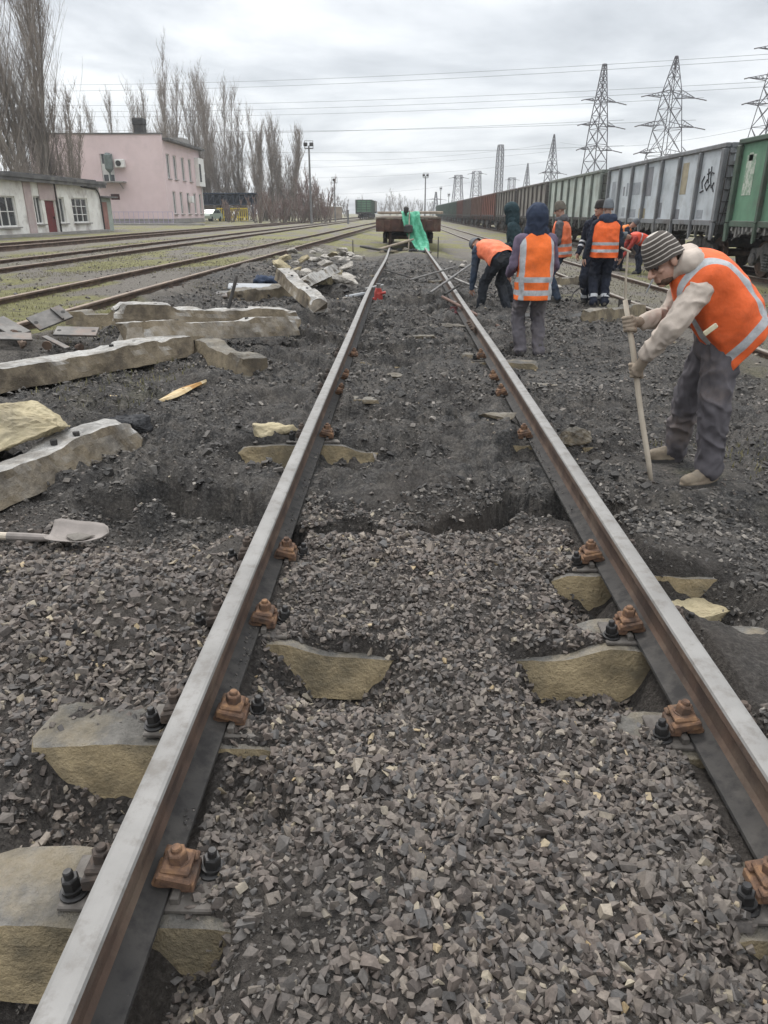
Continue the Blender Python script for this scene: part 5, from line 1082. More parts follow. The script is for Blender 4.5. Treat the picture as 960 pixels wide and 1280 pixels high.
def vest_mat(name, col, hb, vb, refl=(.44, .45, .46), vmask='both'):
    """hi-vis cloth; hb: horizontal tape bands (metres above the hem), vb: |across| range of the shoulder tapes"""
    m, N, L, b = nodes(name); v = objvec(N, L)
    def attr(n): a = N.new('ShaderNodeAttribute'); a.attribute_name = n; return a.outputs['Fac']
    def mth(op, a, c): q = N.new('ShaderNodeMath'); q.operation = op; (L.new(a, q.inputs[0]) if not isinstance(a, float) else None); (setattr(q.inputs[1], 'default_value', c) if isinstance(c, float) else L.new(c, q.inputs[1])); return q.outputs[0]
    def band(x, lo, hi): return mth('MULTIPLY', mth('GREATER_THAN', x, float(lo)), mth('LESS_THAN', x, float(hi)))
    tot = None; vu = attr('vu'); vx = attr('vx')
    for lo, hi in hb: t_ = band(vu, lo, hi); tot = t_ if tot is None else mth('MAXIMUM', tot, t_)
    if vb:
        q = N.new('ShaderNodeMath'); q.operation = 'ABSOLUTE'; L.new(vx, q.inputs[0]); x_ = q.outputs[0] if vmask == 'both' else vx
        t_ = band(x_, *vb); tot = t_ if tot is None else mth('MAXIMUM', tot, t_)
    n_ = noise(N, L, v, 6, 5, .6); c = ramp(N, n_, L, [(.3, tuple(x * .78 for x in col)), (.6, col)])
    c = mix(N, L, ramp(N, noise(N, L, v, 4, 7, .72), L, [(.47, (0, 0, 0)), (.7, (.6, .6, .6))]), c, tuple(x * .42 + .01 for x in col))
    if tot is not None: c = mix(N, L, tot, c, ramp(N, noise(N, L, v, 20, 4, .7), L, [(.3, tuple(x * .65 for x in refl)), (.65, refl)]))
    L.new(c, b.inputs['Base Color']); b.inputs['Roughness'].default_value = .7; b.inputs['Specular IOR Level'].default_value = .3
    bump(N, L, b, noise(N, L, v, 9, 4, .55), .5, .03); return m
def closed_tube(p0, p1, r0, r1, n=14, h=5):
    """a tapered capsule as one closed mesh"""
    p0 = V(p0); p1 = V(p1); d = p1 - p0; l = max(d.length, 1e-5); d = d / l; s = d.cross(V((0, 0, 1))) if abs(d.z) < .9 else d.cross(V((1, 0, 0))); s.normalize(); u = s.cross(d); vs = []; rows = []
    for i in range(1, h + 1): a = math.pi / 2 * i / h; rows.append((p0 - d * r0 * math.cos(a), r0 * math.sin(a)))
    for i in range(h): a = math.pi / 2 * i / h; rows.append((p1 + d * r1 * math.sin(a), r1 * math.cos(a)))
    for c, r in rows:
        for j in range(n): a = 2 * math.pi * j / n; vs.append(c + s * r * math.cos(a) + u * r * math.sin(a))
    k = len(rows); fs = [(i * n + j, i * n + (j + 1) % n, (i + 1) * n + (j + 1) % n, (i + 1) * n + j) for i in range(k - 1) for j in range(n)]
    vs += [p0 - d * r0, p1 + d * r1]; a, b_ = k * n, k * n + 1
    fs += [(a, (j + 1) % n, j) for j in range(n)] + [(b_, (k - 1) * n + j, (k - 1) * n + (j + 1) % n) for j in range(n)]; return vs, fs
def ball(c, rad, M=None, n=18, h=12):
    vs = []; c = V(c)
    for i in range(1, h):
        t = math.pi * i / h
        for j in range(n): a = 2 * math.pi * j / n; q = V((rad[0] * math.sin(t) * math.cos(a), rad[1] * math.sin(t) * math.sin(a), rad[2] * math.cos(t))); vs.append((M @ q if M else q) + c)
    fs = [(i * n + j, (i + 1) * n + j, (i + 1) * n + (j + 1) % n, i * n + (j + 1) % n) for i in range(h - 2) for j in range(n)]
    for q in (V((0, 0, rad[2])), V((0, 0, -rad[2]))): vs.append((M @ q if M else q) + c)
    a, b_ = len(vs) - 2, len(vs) - 1
    fs += [(a, j, (j + 1) % n) for j in range(n)] + [(b_, (h - 2) * n + (j + 1) % n, (h - 2) * n + j) for j in range(n)]; return vs, fs
def fuse(name, shapes, m, parent, voxel, smooth=4, wr=(0, 8), seed=0, loc=None):
    """fuse closed shapes into ONE continuous skin, soften it, add cloth folds"""
    mb = MB()
    for vs, fs in shapes: mb.add(vs, fs)
    me = bpy.data.meshes.new(name); me.from_pydata(mb.v, [], mb.f); bm = bmesh.new(); bm.from_mesh(me); bmesh.ops.recalc_face_normals(bm, faces=bm.faces); bm.to_mesh(me); bm.free()
    o = bpy.data.objects.new(name, me); COL.objects.link(o); r = o.modifiers.new('r', 'REMESH'); r.mode = 'VOXEL'; r.voxel_size = voxel
    if smooth: s = o.modifiers.new('s', 'SMOOTH'); s.factor = .5; s.iterations = smooth
    dg = bpy.context.evaluated_depsgraph_get(); dg.update(); m2 = bpy.data.meshes.new_from_object(o.evaluated_get(dg)); bpy.data.objects.remove(o); bpy.data.meshes.remove(me)
    if wr[0]:
        n = len(m2.vertices); co = np.empty(n * 3, np.float32); m2.vertices.foreach_get('co', co); co = co.reshape(-1, 3).astype(float); no = np.empty(n * 3, np.float32); m2.vertex_normals.foreach_get('vector', no); no = no.reshape(-1, 3)
        q = co * wr[1] * np.array([1, 1, .75]); warp = np.stack([vn3(q * .5 + 9, seed + 3), vn3(q * .5 + 19, seed + 4), vn3(q * .5 + 29, seed + 5)], 1)
        f = (1 - np.abs(vn3(q + warp * 1.2, seed))) ** 2 - .4 + .45 * vn3(q * 2.3 + 5, seed + 1)
        co = co + no * (f * wr[0])[:, None]; m2.vertices.foreach_set('co', co.astype(np.float32).ravel())
    m2.name = name; m2.materials.clear(); m2.materials.append(m); m2.polygons.foreach_set('use_smooth', [True] * len(m2.polygons)); m2.update(); return link(name, m2, parent, loc)
def loft(rows, n=48):
    """rows: (centre, side axis, front axis, half width, half depth, squareness)"""
    vs = []
    for c, sx, fy, a, b_, pw in rows:
        for j in range(n):
            t = 2 * math.pi * j / n; ct, st = math.cos(t), math.sin(t); vs.append(c + sx * (a * math.copysign(abs(ct) ** pw, ct)) + fy * (b_ * math.copysign(abs(st) ** pw, st)))
    k = len(rows); fs = [(i * n + j, i * n + (j + 1) % n, (i + 1) * n + (j + 1) % n, (i + 1) * n + j) for i in range(k - 1) for j in range(n)] + [tuple(range(n - 1, -1, -1)), tuple(range((k - 1) * n, k * n))]; return vs, fs
def ik(a, c, l1, l2, pole):
    d = c - a; L_ = min(d.length, (l1 + l2) * .999); dn = d.normalized(); x = (l1 * l1 - l2 * l2 + L_ * L_) / (2 * L_); h = math.sqrt(max(0, l1 * l1 - x * x)); p = pole - dn * pole.dot(dn); p = p.normalized() if p.length > 1e-4 else V((0, 1, 0)); return a + dn * x + p * h
def bez(a, b_, c, t): return a * (1 - t) ** 2 + b_ * (2 * t * (1 - t)) + c * t * t
def hand_shapes(wr, d, nrm, k=1.0, curl=.5, side=1):
    """palm, four unequal bent fingers and a thumb; d: along the hand, nrm: palm normal"""
    d = d.normalized(); nrm = (nrm - d * nrm.dot(d)).normalized(); sx = d.cross(nrm) * side; out = []
    Mx = Matrix((sx, d, nrm)).transposed(); out.append(ball(wr + d * .05 * k, (.042 * k, .056 * k, .018 * k), Mx)); out.append(closed_tube(wr - d * .02, wr + d * .04 * k, .026 * k, .028 * k))
    for i, (o, l) in enumerate(((-.030, .070), (-.010, .078), (.010, .073), (.030, .058))):
        p = wr + d * (.092 * k) + sx * (o * k); an = 0.25
        for q, s in enumerate((.46, .31, .25)):
            an += curl * (.5 if q == 0 else .75); dv = d * math.cos(an) + nrm * math.sin(an); p2 = p + dv * (l * s * k); out.append(closed_tube(p, p2, (.0098 - .0008 * q) * k, (.0092 - .0009 * q) * k, 10, 3)); p = p2
    p = wr + d * (.03 * k) - sx * (.034 * k)
    for q, (l, an) in enumerate(((.035, .7), (.03, .45), (.024, .3))): dv = d * math.cos(an) - sx * math.sin(an) * .8 + nrm * .35; p2 = p + dv.normalized() * (l * k); out.append(closed_tube(p, p2, (.0125 - .001 * q) * k, (.0115 - .001 * q) * k, 10, 3)); p = p2
    return out
def grip_shapes(wr, c, ax, r, k=1.0, flip=1):
    """hand closed round a bar through c with axis ax: palm beside the bar, fingers wrapped round it, thumb from the side"""
    ax = ax.normalized(); to = c - wr; to = (to - ax * to.dot(ax)).normalized(); sx = ax.cross(to) * flip; out = []
    pc = c - to * (r + .016 * k) - sx * .012
    Mx = Matrix((ax, sx, to)).transposed(); out.append(ball(pc, (.044 * k, .040 * k, .020 * k), Mx)); out.append(closed_tube(wr, pc, .030 * k, .030 * k))
    for i, (o, e) in enumerate(((-.033, .0), (-.011, .25), (.011, .15), (.033, -.3))):
        R_ = r + .0105 * k; a0 = 2.35; a1 = a0 - (4.1 + e); prev = None
        for q in range(9):
            a = a0 + (a1 - a0) * q / 8; p = c + ax * (o * k) + to * (R_ * -math.cos(a) * -1 * -1) * 1.0 + sx * (R_ * math.sin(a))
            p = c + ax * (o * k) + to * (R_ * math.cos(a)) + sx * (R_ * math.sin(a) * -1)
            if prev is not None: out.append(closed_tube(prev, p, .0105 * k, .0100 * k, 10, 3))
            prev = p
    R_ = r + .012 * k; prev = pc - ax * .035 * k + sx * .02 * k
    for q in range(6):
        a = -2.5 + 2.2 * q / 5; p = c - ax * ((.048 - .01 * q * .4) * k) + to * (R_ * math.cos(a)) + sx * (R_ * math.sin(a) * -1)
        out.append(closed_tube(prev, p, .0125 * k, .0118 * k, 10, 3)); prev = p
    return out
def head_shapes(c, M, k=1.0):
    """skull, jaw, brow, nose, lips, ears in the head frame (x right, y forward, z up)"""
    def T(x, y, z): return c + M @ V((x * k, y * k, z * k))
    o = [ball(T(0, -.008, .035), (.074 * k, .094 * k, .088 * k), M), ball(T(0, .022, -.045), (.060 * k, .068 * k, .070 * k), M), ball(T(0, .062, -.098), (.030 * k, .026 * k, .020 * k), M)]
    o += [closed_tube(T(-.038, .078, .022), T(.038, .078, .022), .012 * k, .012 * k), closed_tube(T(0, .086, .012), T(0, .112, -.030), .008 * k, .0145 * k)]
    for s in (-1, 1): o += [ball(T(s * .012, .100, -.034), (.010 * k, .010 * k, .008 * k), M), ball(T(s * .040, .062, -.022), (.020 * k, .018 * k, .016 * k), M), ball(T(s * .077, -.008, -.008), (.010 * k, .022 * k, .034 * k), M)]
    o += [closed_tube(T(-.020, .084, -.064), T(.020, .084, -.064), .0065 * k, .0065 * k), closed_tube(T(-.018, .082, -.077), T(.018, .082, -.077), .0075 * k, .0075 * k)]
    return o
def eyes(par, c, M, k=1.0):
    for s in (-1, 1):
        mb = MB(); vs, fs = ball(c + M @ V((s * .032 * k, .076 * k, .002 * k)), (.0125 * k,) * 3, M); mb.add(vs, fs); mb.build('eye', mat('eye_dark', (.05, .035, .03), (.03, .02, .02), 4, .3, bs=0), par, True)
def boot(par, an, toe, m, k=1.0, shaft=.16, seed=0):
    d = toe - an; dh = V((d.x, d.y, 0)); 
    if dh.length < 1e-3: dh = V((0, 1, 0))
    dh.normalize(); l = .19 * k; zf = min(an.z, toe.z); base = V((an.x, an.y, toe.z)); sd = dh.cross(V((0, 0, 1)))
    sh = [closed_tube(an + V((0, 0, shaft * .25)), an - V((0, 0, .01)), .046 * k, .050 * k), closed_tube(base - dh * .045 + V((0, 0, .038)), base + dh * .06 + V((0, 0, .045)), .040 * k, .048 * k), closed_tube(base + dh * .05 + V((0, 0, .042)), base + dh * .16 * k + V((0, 0, .034)), .046 * k, .036 * k)]
    Mx = Matrix((sd, dh, V((0, 0, 1)))).transposed(); sh.append(ball(base + dh * .06 + V((0, 0, .012)), (.050 * k, .150 * k, .016), Mx))
    b_ = fuse('boot', sh, m, par, .008, 3, (.004, 25), seed)
    mb = MB(); out = [(-.042, -.05), (-.046, .04), (-.05, .12), (-.04, .19), (0, .215), (.04, .19), (.05, .12), (.046, .04), (.042, -.05), (0, -.075)]; q = [base + sd * (x * k) + dh * (y * k) for x, y in out]; n = len(q)
    mb.add([p + V((0, 0, -.016)) for p in q] + [p + V((0, 0, .010)) for p in q], [tuple(range(n)), tuple(range(2 * n - 1, n - 1, -1))] + [(i, (i + 1) % n, n + (i + 1) % n, n + i) for i in range(n)]); mb.build('sole', DARKM, b_); return b_
def person(label, root, rz, J, look, H_=1.75, skinm=SKIN, jacket=NAVY, trousers=NAVY, vest=None, boots=BOOTD, hat=None, hatm=None, hood=None, gloves=None, hands=None, fine=1.0, seed=1, vw_=(.245, .165), hem=.0, hoodup=False, trim=None, sleeves=True):
    """J: joints in the person's own frame (origin at the feet); look: head matrix"""
    k = H_ / 1.75; vx = .012 / fine
    t = None
    nk, pv, ch = J['neck'], J['pelvis'], J['chest']; hd = J['head']; M = look; side = (J['shR'] - J['shL']).normalized()
    sh = head_shapes(hd, M, k)
    sh += [closed_tube(nk - (hd - nk) * .3, hd + M @ V((0, -.02, -.05)), .056 * k, .052 * k), closed_tube(pv, ch, .10 * k, .095 * k), closed_tube(ch, nk, .08 * k, .055 * k), closed_tube(J['shL'], J['shR'], .045 * k, .045 * k)]
    for s in 'LR':
        sh += [closed_tube(J['sh' + s], J['el' + s], .050 * k, .040 * k), closed_tube(J['el' + s], J['wr' + s], .040 * k, .027 * k), closed_tube(J['hip' + s], J['kn' + s], .075 * k, .055 * k), closed_tube(J['kn' + s], J['an' + s], .055 * k, .032 * k), closed_tube(J['an' + s], J['an' + s].lerp(J['toe' + s] + V((0, 0, .04)), .12), .03 * k, .025 * k)]
        if hands and hands.get(s) and not gloves: sh += hands[s]
        if gloves: sh.append(closed_tube(J['wr' + s], J['wr' + s] + (J['wr' + s] - J['el' + s]).normalized() * .04, .026, .022))
    root_o = fuse('person', sh, skinm, None, min(.0062, .0075 / fine), 2, (0, 1), seed, root); root_o.rotation_euler = (0, 0, rz); t = root_o
    if vest is not None or True: tag(t, label, 'person', 'track workers')
    eyes(t, hd, M, k)
    # jacket: torso, sleeves, cuffs
    fwd = (ch - pv).normalized().cross(side).normalized() * -1
    if fwd.dot(M @ V((0, 1, 0))) < 0: fwd = -fwd
    mid = (pv + ch) / 2 + J.get('hunch', V((0, 0, 0)))
    rows = []
    for i in range(9):
        u = i / 8; c = bez(pv - (ch - pv) * .10, mid, nk, u); a = [.185, .19, .185, .185, .195, .205, .195, .14, .07][i] * k; b_ = [.135, .135, .13, .13, .135, .135, .12, .10, .065][i] * k; rows.append((c, side, fwd, a, b_, .85))
    js = [loft(rows, 28)]
    for s in 'LR':
        sd_ = J['sh' + s]; js += [closed_tube(ch + (sd_ - ch) * .55, sd_, .085 * k, .078 * k), closed_tube(sd_, J['el' + s], .078 * k, .062 * k), closed_tube(J['el' + s], J['wr' + s] + (J['wr' + s] - J['el' + s]).normalized() * .0, .062 * k, .044 * k)]
    fuse('jacket', js, jacket, t, vx, 3, (.014 * k, 15), seed + 1)
    if trim and sleeves:
        for s in 'LR':
            for u in (.18, .5):
                a = J['el' + s].lerp(J['wr' + s], u - .1); d = (J['wr' + s] - J['el' + s]).normalized(); mb = MB(); mb.tube([a, a + d * .035], [.072 * k * (1 - u * .25)] * 2, 16); mb.build('sleeve_band', trim, t)
    ts = [ball((J['hipL'] + J['hipR']) / 2 + V((0, 0, .02)), (.175 * k, .135 * k, .15 * k), Matrix((side, V((0, 0, 1)).cross(side).normalized(), V((0, 0, 1)))).transposed())]
    for s in 'LR':
        d = (J['kn' + s] - J['an' + s]); ts += [closed_tube(J['hip' + s], J['kn' + s], .104 * k, .086 * k), closed_tube(J['kn' + s], J['an' + s] + d * .10, .086 * k, .072 * k), closed_tube(J['an' + s] + d * .12, J['an' + s] - d * .045, .070 * k, .074 * k)]
    tr = fuse('trousers', ts, trousers, t, vx, 3, (.020 * k, 13), seed + 2)
    if trim:
        for s in 'LR':
            for u in (.20, .13):
                a = J['an' + s].lerp(J['kn' + s], u); d = (J['kn' + s] - J['an' + s]).normalized(); mb = MB(); mb.tube([a, a + d * .028], [.081 * k] * 2, 18); mb.build('reflective_band', trim, tr)
    for s in 'LR': boot(t, J['an' + s], J['toe' + s], boots, k, .16, seed)
    if gloves:
        for s in 'LR':
            if hands and hands.get(s): fuse('glove', hands[s] + [closed_tube(J['wr' + s] - (J['wr' + s] - J['el' + s]).normalized() * .05, J['wr' + s], .040, .032)], gloves, t, .0045 if fine > 1 else .006, 2, (.0015, 60), seed + 4)
    if vest is not None:
        # the hem drops below the pelvis point by J['drop'] along the torso
        n = 48; NR = 40; lo = J['vlo'] if 'vlo' in J else pv - J.get('updir', (ch - pv).normalized()) * J.get('drop', .16); rw = []; vu = []; vxx = []
        path = [bez(lo, J['vmid'] if 'vmid' in J else mid + (pv - lo) * -.15, nk + (nk - ch) * .05, i / (NR - 1)) for i in range(NR)]; dist = 0
        for i in range(NR):
            u = i / (NR - 1); dist += (path[i] - path[i - 1]).length if i else 0
            tn = (path[min(i + 1, NR - 1)] - path[max(i - 1, 0)]).normalized(); f_ = tn.cross(side).normalized(); f_ = f_ if f_.dot(fwd) > 0 else -f_
            if 'skew' in J: f_ = Matrix.Rotation(J['skew'] * max(0, 1 - u * 1.5), 3, side) @ f_
            sw = 1 if u < .80 else max(.34, 1 - ((u - .80) / .20) ** 1.6 * .66); fl = 1 + .05 * max(0, .3 - u)
            a = vw_[0] * k * sw * fl; b_ = vw_[1] * k * (1 if u < .75 else 1 - .42 * ((u - .75) / .25)) * fl; b_ += J.get('belly', 0) * math.sin(math.pi * min(1, u * 1.3)) * .3
            rw.append((path[i] + f_ * J.get('voff', 0) * math.sin(math.pi * u), side, f_, a, b_, .72))
            vu += [dist] * n; vxx += [a * math.copysign(abs(math.cos(2 * math.pi * j / n)) ** .72, math.cos(2 * math.pi * j / n)) for j in range(n)]
        vs, fs = loft(rw, n); v = np.array([q[:] for q in vs]); vu = np.array(vu); vxx = np.array(vxx)
        ce = np.repeat(np.array([r_[0][:] for r_ in rw]), n, 0); no = v - ce; no /= np.linalg.norm(no, axis=1)[:, None] + 1e-9
        fo = (1 - np.abs(vn3(v * np.array([9, 9, 4]) + seed * 3, seed))) ** 2 - .35; fo2 = vn3(v * 16 + seed, seed + 2) * .4
        v = v + no * ((fo + fo2) * .030 * k)[:, None] * (np.clip(1.2 - vu / dist, .3, 1))[:, None]
        f4 = np.array([f for f in fs if len(f) == 4]); me = np_mesh('vest', v, f4, vest, True, {'vu': vu, 'vx': vxx}); vo = link('vest', me, t); md = vo.modifiers.new('th', 'SOLIDIFY'); md.thickness = .006; md.offset = -1
        md2 = vo.modifiers.new('s', 'SUBSURF'); md2.levels = md2.render_levels = 1
    if hat:
        NR = 22; n = 40; v = []; vu = []
        for i in range(NR):
            u = i / (NR - 1); zz = -.012 + (.155 if hat == 'beanie' else .145) * math.sin(u * math.pi / 2) ** .92; rr = math.cos(u * math.pi / 2) ** .62 if i < NR - 1 else .0
            for j in range(n):
                a = 2 * math.pi * j / n; roll_ = 1.03 + .05 * (u < .1); q = V((.088 * rr * roll_ * math.cos(a), (.106 * rr * roll_) * math.sin(a) - .012, zz)) ; rib = 1 + .010 * math.cos(a * 20) * (u < .93)
                q = V((q.x * rib, q.y * rib, q.z)); v.append(hd + M @ ((q + V((0, 0, .022 + (-.03 if math.sin(a) < 0 else 0.0) * (1 - u) * abs(math.sin(a))))) * k)); vu.append(zz)
        f4 = np.array([(i * n + j, i * n + (j + 1) % n, (i + 1) * n + (j + 1) % n, (i + 1) * n + j) for i in range(NR - 1) for j in range(n)])
        link(hat, np_mesh(hat, np.array([q[:] for q in v]), f4, hatm, True, {'vu': np.array(vu)}), t)
    if hood is not None:
        hs = []
        up = (hd - nk).normalized()
        if hoodup: hs = [ball(hd + M @ V((0, -.02, .025) ) * 1.0, (.132 * k, .135 * k, .132 * k), M), closed_tube(hd + M @ V((0, -.03, .0)), nk + (ch - nk) * .0, .130 * k, .125 * k), closed_tube(nk - side * .06, nk + side * .06, .09 * k, .09 * k)]
        else:
            b0 = nk - fwd * .05; hs = [closed_tube(b0 - side * .085 + (nk - ch) * .08, b0 + side * .085 + (nk - ch) * .08, .072 * k, .072 * k), closed_tube(b0 - side * .085 + (nk - ch) * .08, nk + fwd * .06 - side * .06 + (nk - ch) * .05, .052 * k, .04 * k), closed_tube(b0 + side * .085 + (nk - ch) * .08, nk + fwd * .06 + side * .06 + (nk - ch) * .05, .052 * k, .04 * k), ball(b0 - fwd * .03 - (nk - ch) * .12, (.12 * k, .06 * k, .09 * k), Matrix((side, fwd, up)).transposed())]
        fuse('hood', hs, hood, t, .009, 3, (.010, 15), seed + 6)
    return t
def face(fwd, up): 
    f = V(fwd).normalized(); u = V(up); u = (u - f * u.dot(f)).normalized(); s = f.cross(u); return Matrix((s, f, u)).transposed()
def stand(H_=1.75, lean=0.06, footL=(-.11, 0), footR=(.11, .04), wL=None, wR=None, pv=None, headpitch=.1, headyaw=0.0, bend=None, kneepole=None):
    """joints of a worker; +y is forward, +x the person's right"""
    k = H_ / 1.75; J = {}; b_ = bend if bend is not None else lean
    hipz = (.90 if bend is None else .86) * k; pv_ = V(pv) if pv else V((0, -.28 * math.sin(b_) if bend else 0, hipz))
    up = V((0, math.sin(b_), math.cos(b_))); J['pelvis'] = pv_; J['chest'] = pv_ + up * (.50 * k); b2 = b_ * 1.12; up2 = V((0, math.sin(b2), math.cos(b2))); J['neck'] = J['chest'] + up2 * (.07 * k)
    J['head'] = J['neck'] + V((0, math.sin(b_ * .9 + .12), math.cos(b_ * .9 + .12))) * (.165 * k); J['hunch'] = V((0, -.06 * math.cos(b_), .09 * math.sin(b_))) * (1 if bend else .3)
    for s, x, fo in (('L', -1, footL), ('R', 1, footR)):
        J['sh' + s] = J['chest'] + V((x * .185 * k, 0, 0)) - up * (.03 * k); J['hip' + s] = pv_ + V((x * .088 * k, 0, -.02)); J['an' + s] = V((fo[0], fo[1], .085)); J['toe' + s] = V((fo[0] + x * .03, fo[1] + .16, .0))
        J['kn' + s] = ik(J['hip' + s], J['an' + s], .44 * k, .425 * k, V(kneepole) if kneepole else V((x * .12, 1, 0)))
        w_ = (wL if s == 'L' else wR); w_ = V(w_) if w_ else J['sh' + s] + V((x * .07, .06, -.54 * k)); J['wr' + s] = w_; J['el' + s] = ik(J['sh' + s], w_, .30 * k, .26 * k, V((x * .25, -1, -.3)))
    fw = V((math.sin(headyaw) * math.cos(b_ * .9 + headpitch), math.cos(headyaw) * math.cos(b_ * .9 + headpitch), -math.sin(b_ * .9 + headpitch))); J['M'] = face(fw, (0, .3 if bend else 0, 1)); J['updir'] = up; return J
def rest_hands(J, k=1.0):
    return {s: hand_shapes(J['wr' + s], (J['wr' + s] - J['el' + s]), V((-1 if s == 'R' else 1, .2, 0)), k, .45, 1 if s == 'R' else -1) for s in 'LR'}
def footz(x, y): return Hs(x, y) + .012
OR1 = (.78, .135, .035); OR2 = (.86, .17, .03); ORP = (.85, .21, .10)
TAPE = mat('reflective_tape', (.55, .56, .57), (.42, .43, .44), 12, .5, bs=.1)

# --- the stooping man in the foreground, built from his own joints in yard coordinates
m, N, L, b = nodes('striped_knit'); aV = N.new('ShaderNodeAttribute'); aV.attribute_name = 'vu'
md_ = N.new('ShaderNodeMath'); md_.operation = 'MULTIPLY_ADD'; L.new(aV.outputs['Fac'], md_.inputs[0]); md_.inputs[1].default_value = 44.0; md_.inputs[2].default_value = .55
nv_ = N.new('ShaderNodeMath'); nv_.operation = 'FRACT'; L.new(md_.outputs[0], nv_.inputs[0]); gt = N.new('ShaderNodeMath'); gt.operation = 'GREATER_THAN'; gt.inputs[1].default_value = .76; L.new(nv_.outputs[0], gt.inputs[0])
vv = objvec(N, L); dk = ramp(N, noise(N, L, vv, 40, 4, .6), L, [(.3, (.05, .042, .036)), (.7, (.085, .07, .06))]); lt = ramp(N, noise(N, L, vv, 40, 4, .6), L, [(.3, (.36, .33, .29)), (.7, (.47, .43, .385))])
L.new(mix(N, L, gt.outputs[0], dk, lt), b.inputs['Base Color']); b.inputs['Roughness'].default_value = .95; bump(N, L, b, noise(N, L, vv, 160, 3, .6), .5, .004); KNIT = m
base = V((1.62, 4.55, 0)); base.z = .045
def W(px, py, d): return P(px, py, d) - base
J = {}
J['toeL'] = W(853, 601, 4.22); J['toeL'].z = Hs(1.6, 4.2) - base.z + .012; J['anL'] = W(886, 582, 4.30); J['anL'].z = max(J['anL'].z, J['toeL'].z + .07)
J['toeR'] = W(800, 570, 4.70); J['toeR'].z = Hs(1.5, 4.7) - base.z + .012; J['anR'] = W(843, 562, 4.74); J['anR'].z = max(J['anR'].z, J['toeR'].z + .07)
J['pelvis'] = W(903, 424, 4.48); J['hipL'] = W(904, 432, 4.38); J['hipR'] = W(892, 428, 4.60); J['knL'] = W(893, 503, 4.32); J['knR'] = W(862, 492, 4.64)
J['chest'] = W(873, 344, 4.44); J['neck'] = W(852, 331, 4.43); J['head'] = W(829.5, 327, 4.40); J['hunch'] = W(917, 352, 4.47) - (J['pelvis'] + J['chest']) / 2
J['shL'] = W(874, 364, 4.27); J['shR'] = W(862, 346, 4.62); J['elL'] = W(838, 411, 4.22); J['wrL'] = W(808, 444, 4.31); J['elR'] = W(837, 394, 4.62); J['wrR'] = W(806, 402, 4.52)
J['updir'] = (W(868, 345, 4.45) - W(925, 430, 4.45)).normalized(); J['drop'] = .13; J['belly'] = .05; J['voff'] = 0.0; J['vlo'] = W(926, 429, 4.47); J['vmid'] = W(898, 362, 4.47); J['skew'] = R(-24)
pole0 = P(815, 602, 4.30) - base; pole0.z = Hs(1.48, 4.3) - base.z - .03; pole1 = W(782, 375, 4.46)
ax = (pole1 - pole0).normalized()
def on_pole(py):
    u = (py - 602) / (375 - 602); return pole0.lerp(pole1, u)
cl, cr_ = on_pole(457), on_pole(402)
headM = face((-.80, -.30, -.52), (-.45, .05, .85))
hands = {'L': grip_shapes(J['wrL'], cl, ax, .017, 1.06, -1), 'R': grip_shapes(J['wrR'], cr_, ax, .017, 1.06, 1)}
V1 = vest_mat('orange_vest_strap', OR1, [(.05, .105)], (.135, .185))
man = person('man in striped beanie and orange vest stooping over a long pole', base, 0, J, headM, 1.80, SKIN, HOOD, P1T, V1, BOOTT, 'beanie', KNIT, HOOD, GLOVE, hands, 1.6, 11, (.235, .175))
mb = MB(); hdc = J['head']
vs, fs = ball(hdc + headM @ V((0, .040, -.088)), (.052, .052, .036), headM); mb.add(vs, fs); mb.build('beard', BRD, man, True)
mb = MB(); q = W(888, 412, 4.20); mb.box(q, (.085, .012, .032), Matrix.Rotation(R(-40), 3, 'Y'), ch=.012); mb.build('vest_label', mat('cream_label', (.62, .56, .40), (.5, .44, .3), 20, .7), man)
# the pole he works with
mb = MB(); n = 8; mb.tube([pole0.lerp(pole1, i / n) + V((.003 * math.sin(i * 1.4), 0, 0)) for i in range(n + 1)], [.013, .016, .017, .017, .017, .017, .017, .016, .014], 12)
po = mb.build('wooden_pole', HND, None, True, base); tag(po, 'long pale wooden pole gripped by the stooping man', 'pole')

# --- the others
def place(px, py, z=None, d=None):
    if d: q = P(px, py, d); return V((q.x, d, footz(q.x, d)))
    q = G(px, py, z or 0)
    for _ in range(6): q = G(px, py, footz(q.x, q.y))
    return V((q.x, q.y, footz(q.x, q.y)))
V2 = vest_mat('orange_vest_straps', OR2, [(.055, .115), (.20, .26)], (.145, .200)); V6 = vest_mat('orange_vest_bands', (.88, .15, .035), [(.09, .14), (.205, .255)], None); V5 = vest_mat('orange_vest_side', (.70, .17, .07), [(.05, .10), (.18, .23)], None); VP = vest_mat('pink_orange_vest', ORP, [], None); VR = vest_mat('red_vest', (.72, .09, .05), [(.3, .34)], None)
q2 = G(660, 442, .03); r2 = V((q2.x, q2.y, footz(q2.x, q2.y))); J = stand(1.70, .05, (-.10, .02), (.12, -.03), (-.24, .24, .95), (.22, .28, 1.0), headpitch=.22); J['drop'] = .20
person('person seen from behind in dark blue hood, orange vest and grey trousers', r2, R(6), J, J['M'], 1.70, SKIN, CHECK, GREYT, V2, BOOTD, None, None, DKBL, None, rest_hands(J), 1, 21, (.215, .16), hoodup=True)
r6 = place(747, 388); J = stand(1.76, .03, (-.10, .0), (.11, .02), (-.32, .05, .83), (.31, .06, .85), headpitch=.15); J['drop'] = .07
person('worker in navy suit and grey beanie seen from behind, two tapes on his vest', r6, R(-3), J, J['M'], 1.76, SKIN, NAVY, NAVY, V6, BOOTD, 'beanie', GRYB, DKBL, None, rest_hands(J), 1, 31, (.228, .155), trim=TAPE, sleeves=False)
J0 = J
r7 = place(738, 381, d=14.2); J = stand(1.78, .03, (-.12, .0), (.10, .03), (-.26, .12, .95), (.30, .10, .9), headpitch=.0, headyaw=.5)
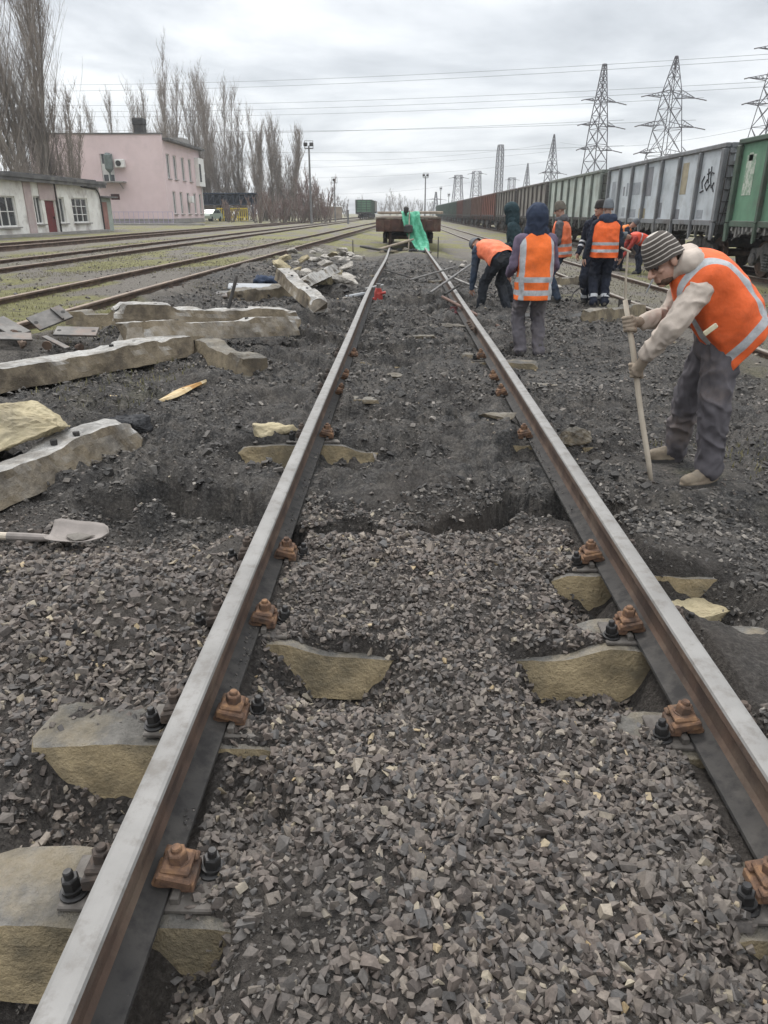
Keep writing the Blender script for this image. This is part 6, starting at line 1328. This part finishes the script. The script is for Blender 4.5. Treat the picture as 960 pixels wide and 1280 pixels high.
t7 = person('dark haired man in navy clothes half hidden behind the grey beanie', r7, R(150), J, J['M'], 1.79, SKIN, NAVY, NAVY, None, BOOTD, 'hair', HAIRM, NAVY, None, rest_hands(J), 1, 35, trim=TAPE)
r5 = place(696, 379, d=14.6); J = stand(1.74, .10, (-.10, .0), (.10, .10), (-.18, .30, 1.05), (.20, .28, 1.0), headpitch=.2); J['drop'] = .10
person('man in camouflage knit cap, grey jacket and jeans standing behind the hooded worker', r5, R(70), J, J['M'], 1.75, SKIN, DGREY, JEAN, V5, BOOTD, 'beanie', CAPM, DGREY, None, rest_hands(J), 1, 41, (.225, .165))
r3 = place(617, 392, d=12.9); J = stand(1.76, 0, (-.16, .18), (.17, -.14), (-.16, .44, .38), (.16, .46, .36), pv=(0, -.14, .88), bend=1.30, headpitch=.2); J['drop'] = .02
person('worker bent double at the right rail with a bright orange back', r3, R(32), J, J['M'], 1.76, SKIN, JEAN, BLACKT, VP, BOOTD, 'beanie', GRYB, None, None, rest_hands(J), 1, 51, (.225, .165))
r4 = place(640, 384, d=14.0); J = stand(1.74, .16, (-.10, .0), (.12, .1), (-.20, .25, .98), (.22, .3, 1.0), headpitch=.3); J['drop'] = .1
person('worker in dark teal hooded jacket standing behind the bent one', r4, R(75), J, J['M'], 1.74, SKIN, TEALJ, BLACKT, None, BOOTD, None, None, TEALJ, None, rest_hands(J), 1, 61, hoodup=True)
q8 = P(772, 330, 25.0); r8 = V((q8.x, 25.0, footz(q8.x, 25.0))); J = stand(1.74, 0, (-.14, .05), (.15, -.05), (-.14, .6, .55), (.16, .62, .6), pv=(0, -.12, .92), bend=.75, headpitch=.2); J['drop'] = .05
person('far worker stooping in an orange vest just right of the navy one', r8, R(-120), J, J['M'], 1.76, SKIN, NAVY, NAVY, vest_mat('plain_orange_vest', (.78, .22, .05), [], None), BOOTD, 'beanie', GRYB, None, None, rest_hands(J), 1, 71, (.24, .17))
q9 = P(799, 330, 24.0); r9 = V((q9.x, 24.0, footz(q9.x, 24.0))); J = stand(1.74, 0, (-.14, .10), (.15, -.10), (-.14, .66, .50), (.16, .68, .5), pv=(0, -.14, .92), bend=1.3, headpitch=.2); J['drop'] = .0
person('far worker bent over in a red vest, left of the striped beanie', r9, R(100), J, J['M'], 1.76, SKIN, cloth('red_sleeve', (.30, .05, .04)), NAVY, VR, BOOTD, 'beanie', GRYB, None, None, rest_hands(J), 1, 81, (.24, .17))
# ------------------------------------------------------------------ damp winter air
mb = MB(); mb.box((0, 330, 19), (1300, 860, 44))
m = bpy.data.materials.new('damp_air'); m.use_nodes = True; N = m.node_tree.nodes; L = m.node_tree.links; N.remove(N['Principled BSDF'])
pv_ = N.new('ShaderNodeVolumePrincipled'); pv_.inputs['Color'].default_value = (.86, .89, .92, 1); pv_.inputs['Density'].default_value = .0006; pv_.inputs['Anisotropy'].default_value = .2
L.new(pv_.outputs[0], N['Material Output'].inputs['Volume'])
hz = mb.build('haze', m); tag(hz, None, None, kind='stuff')
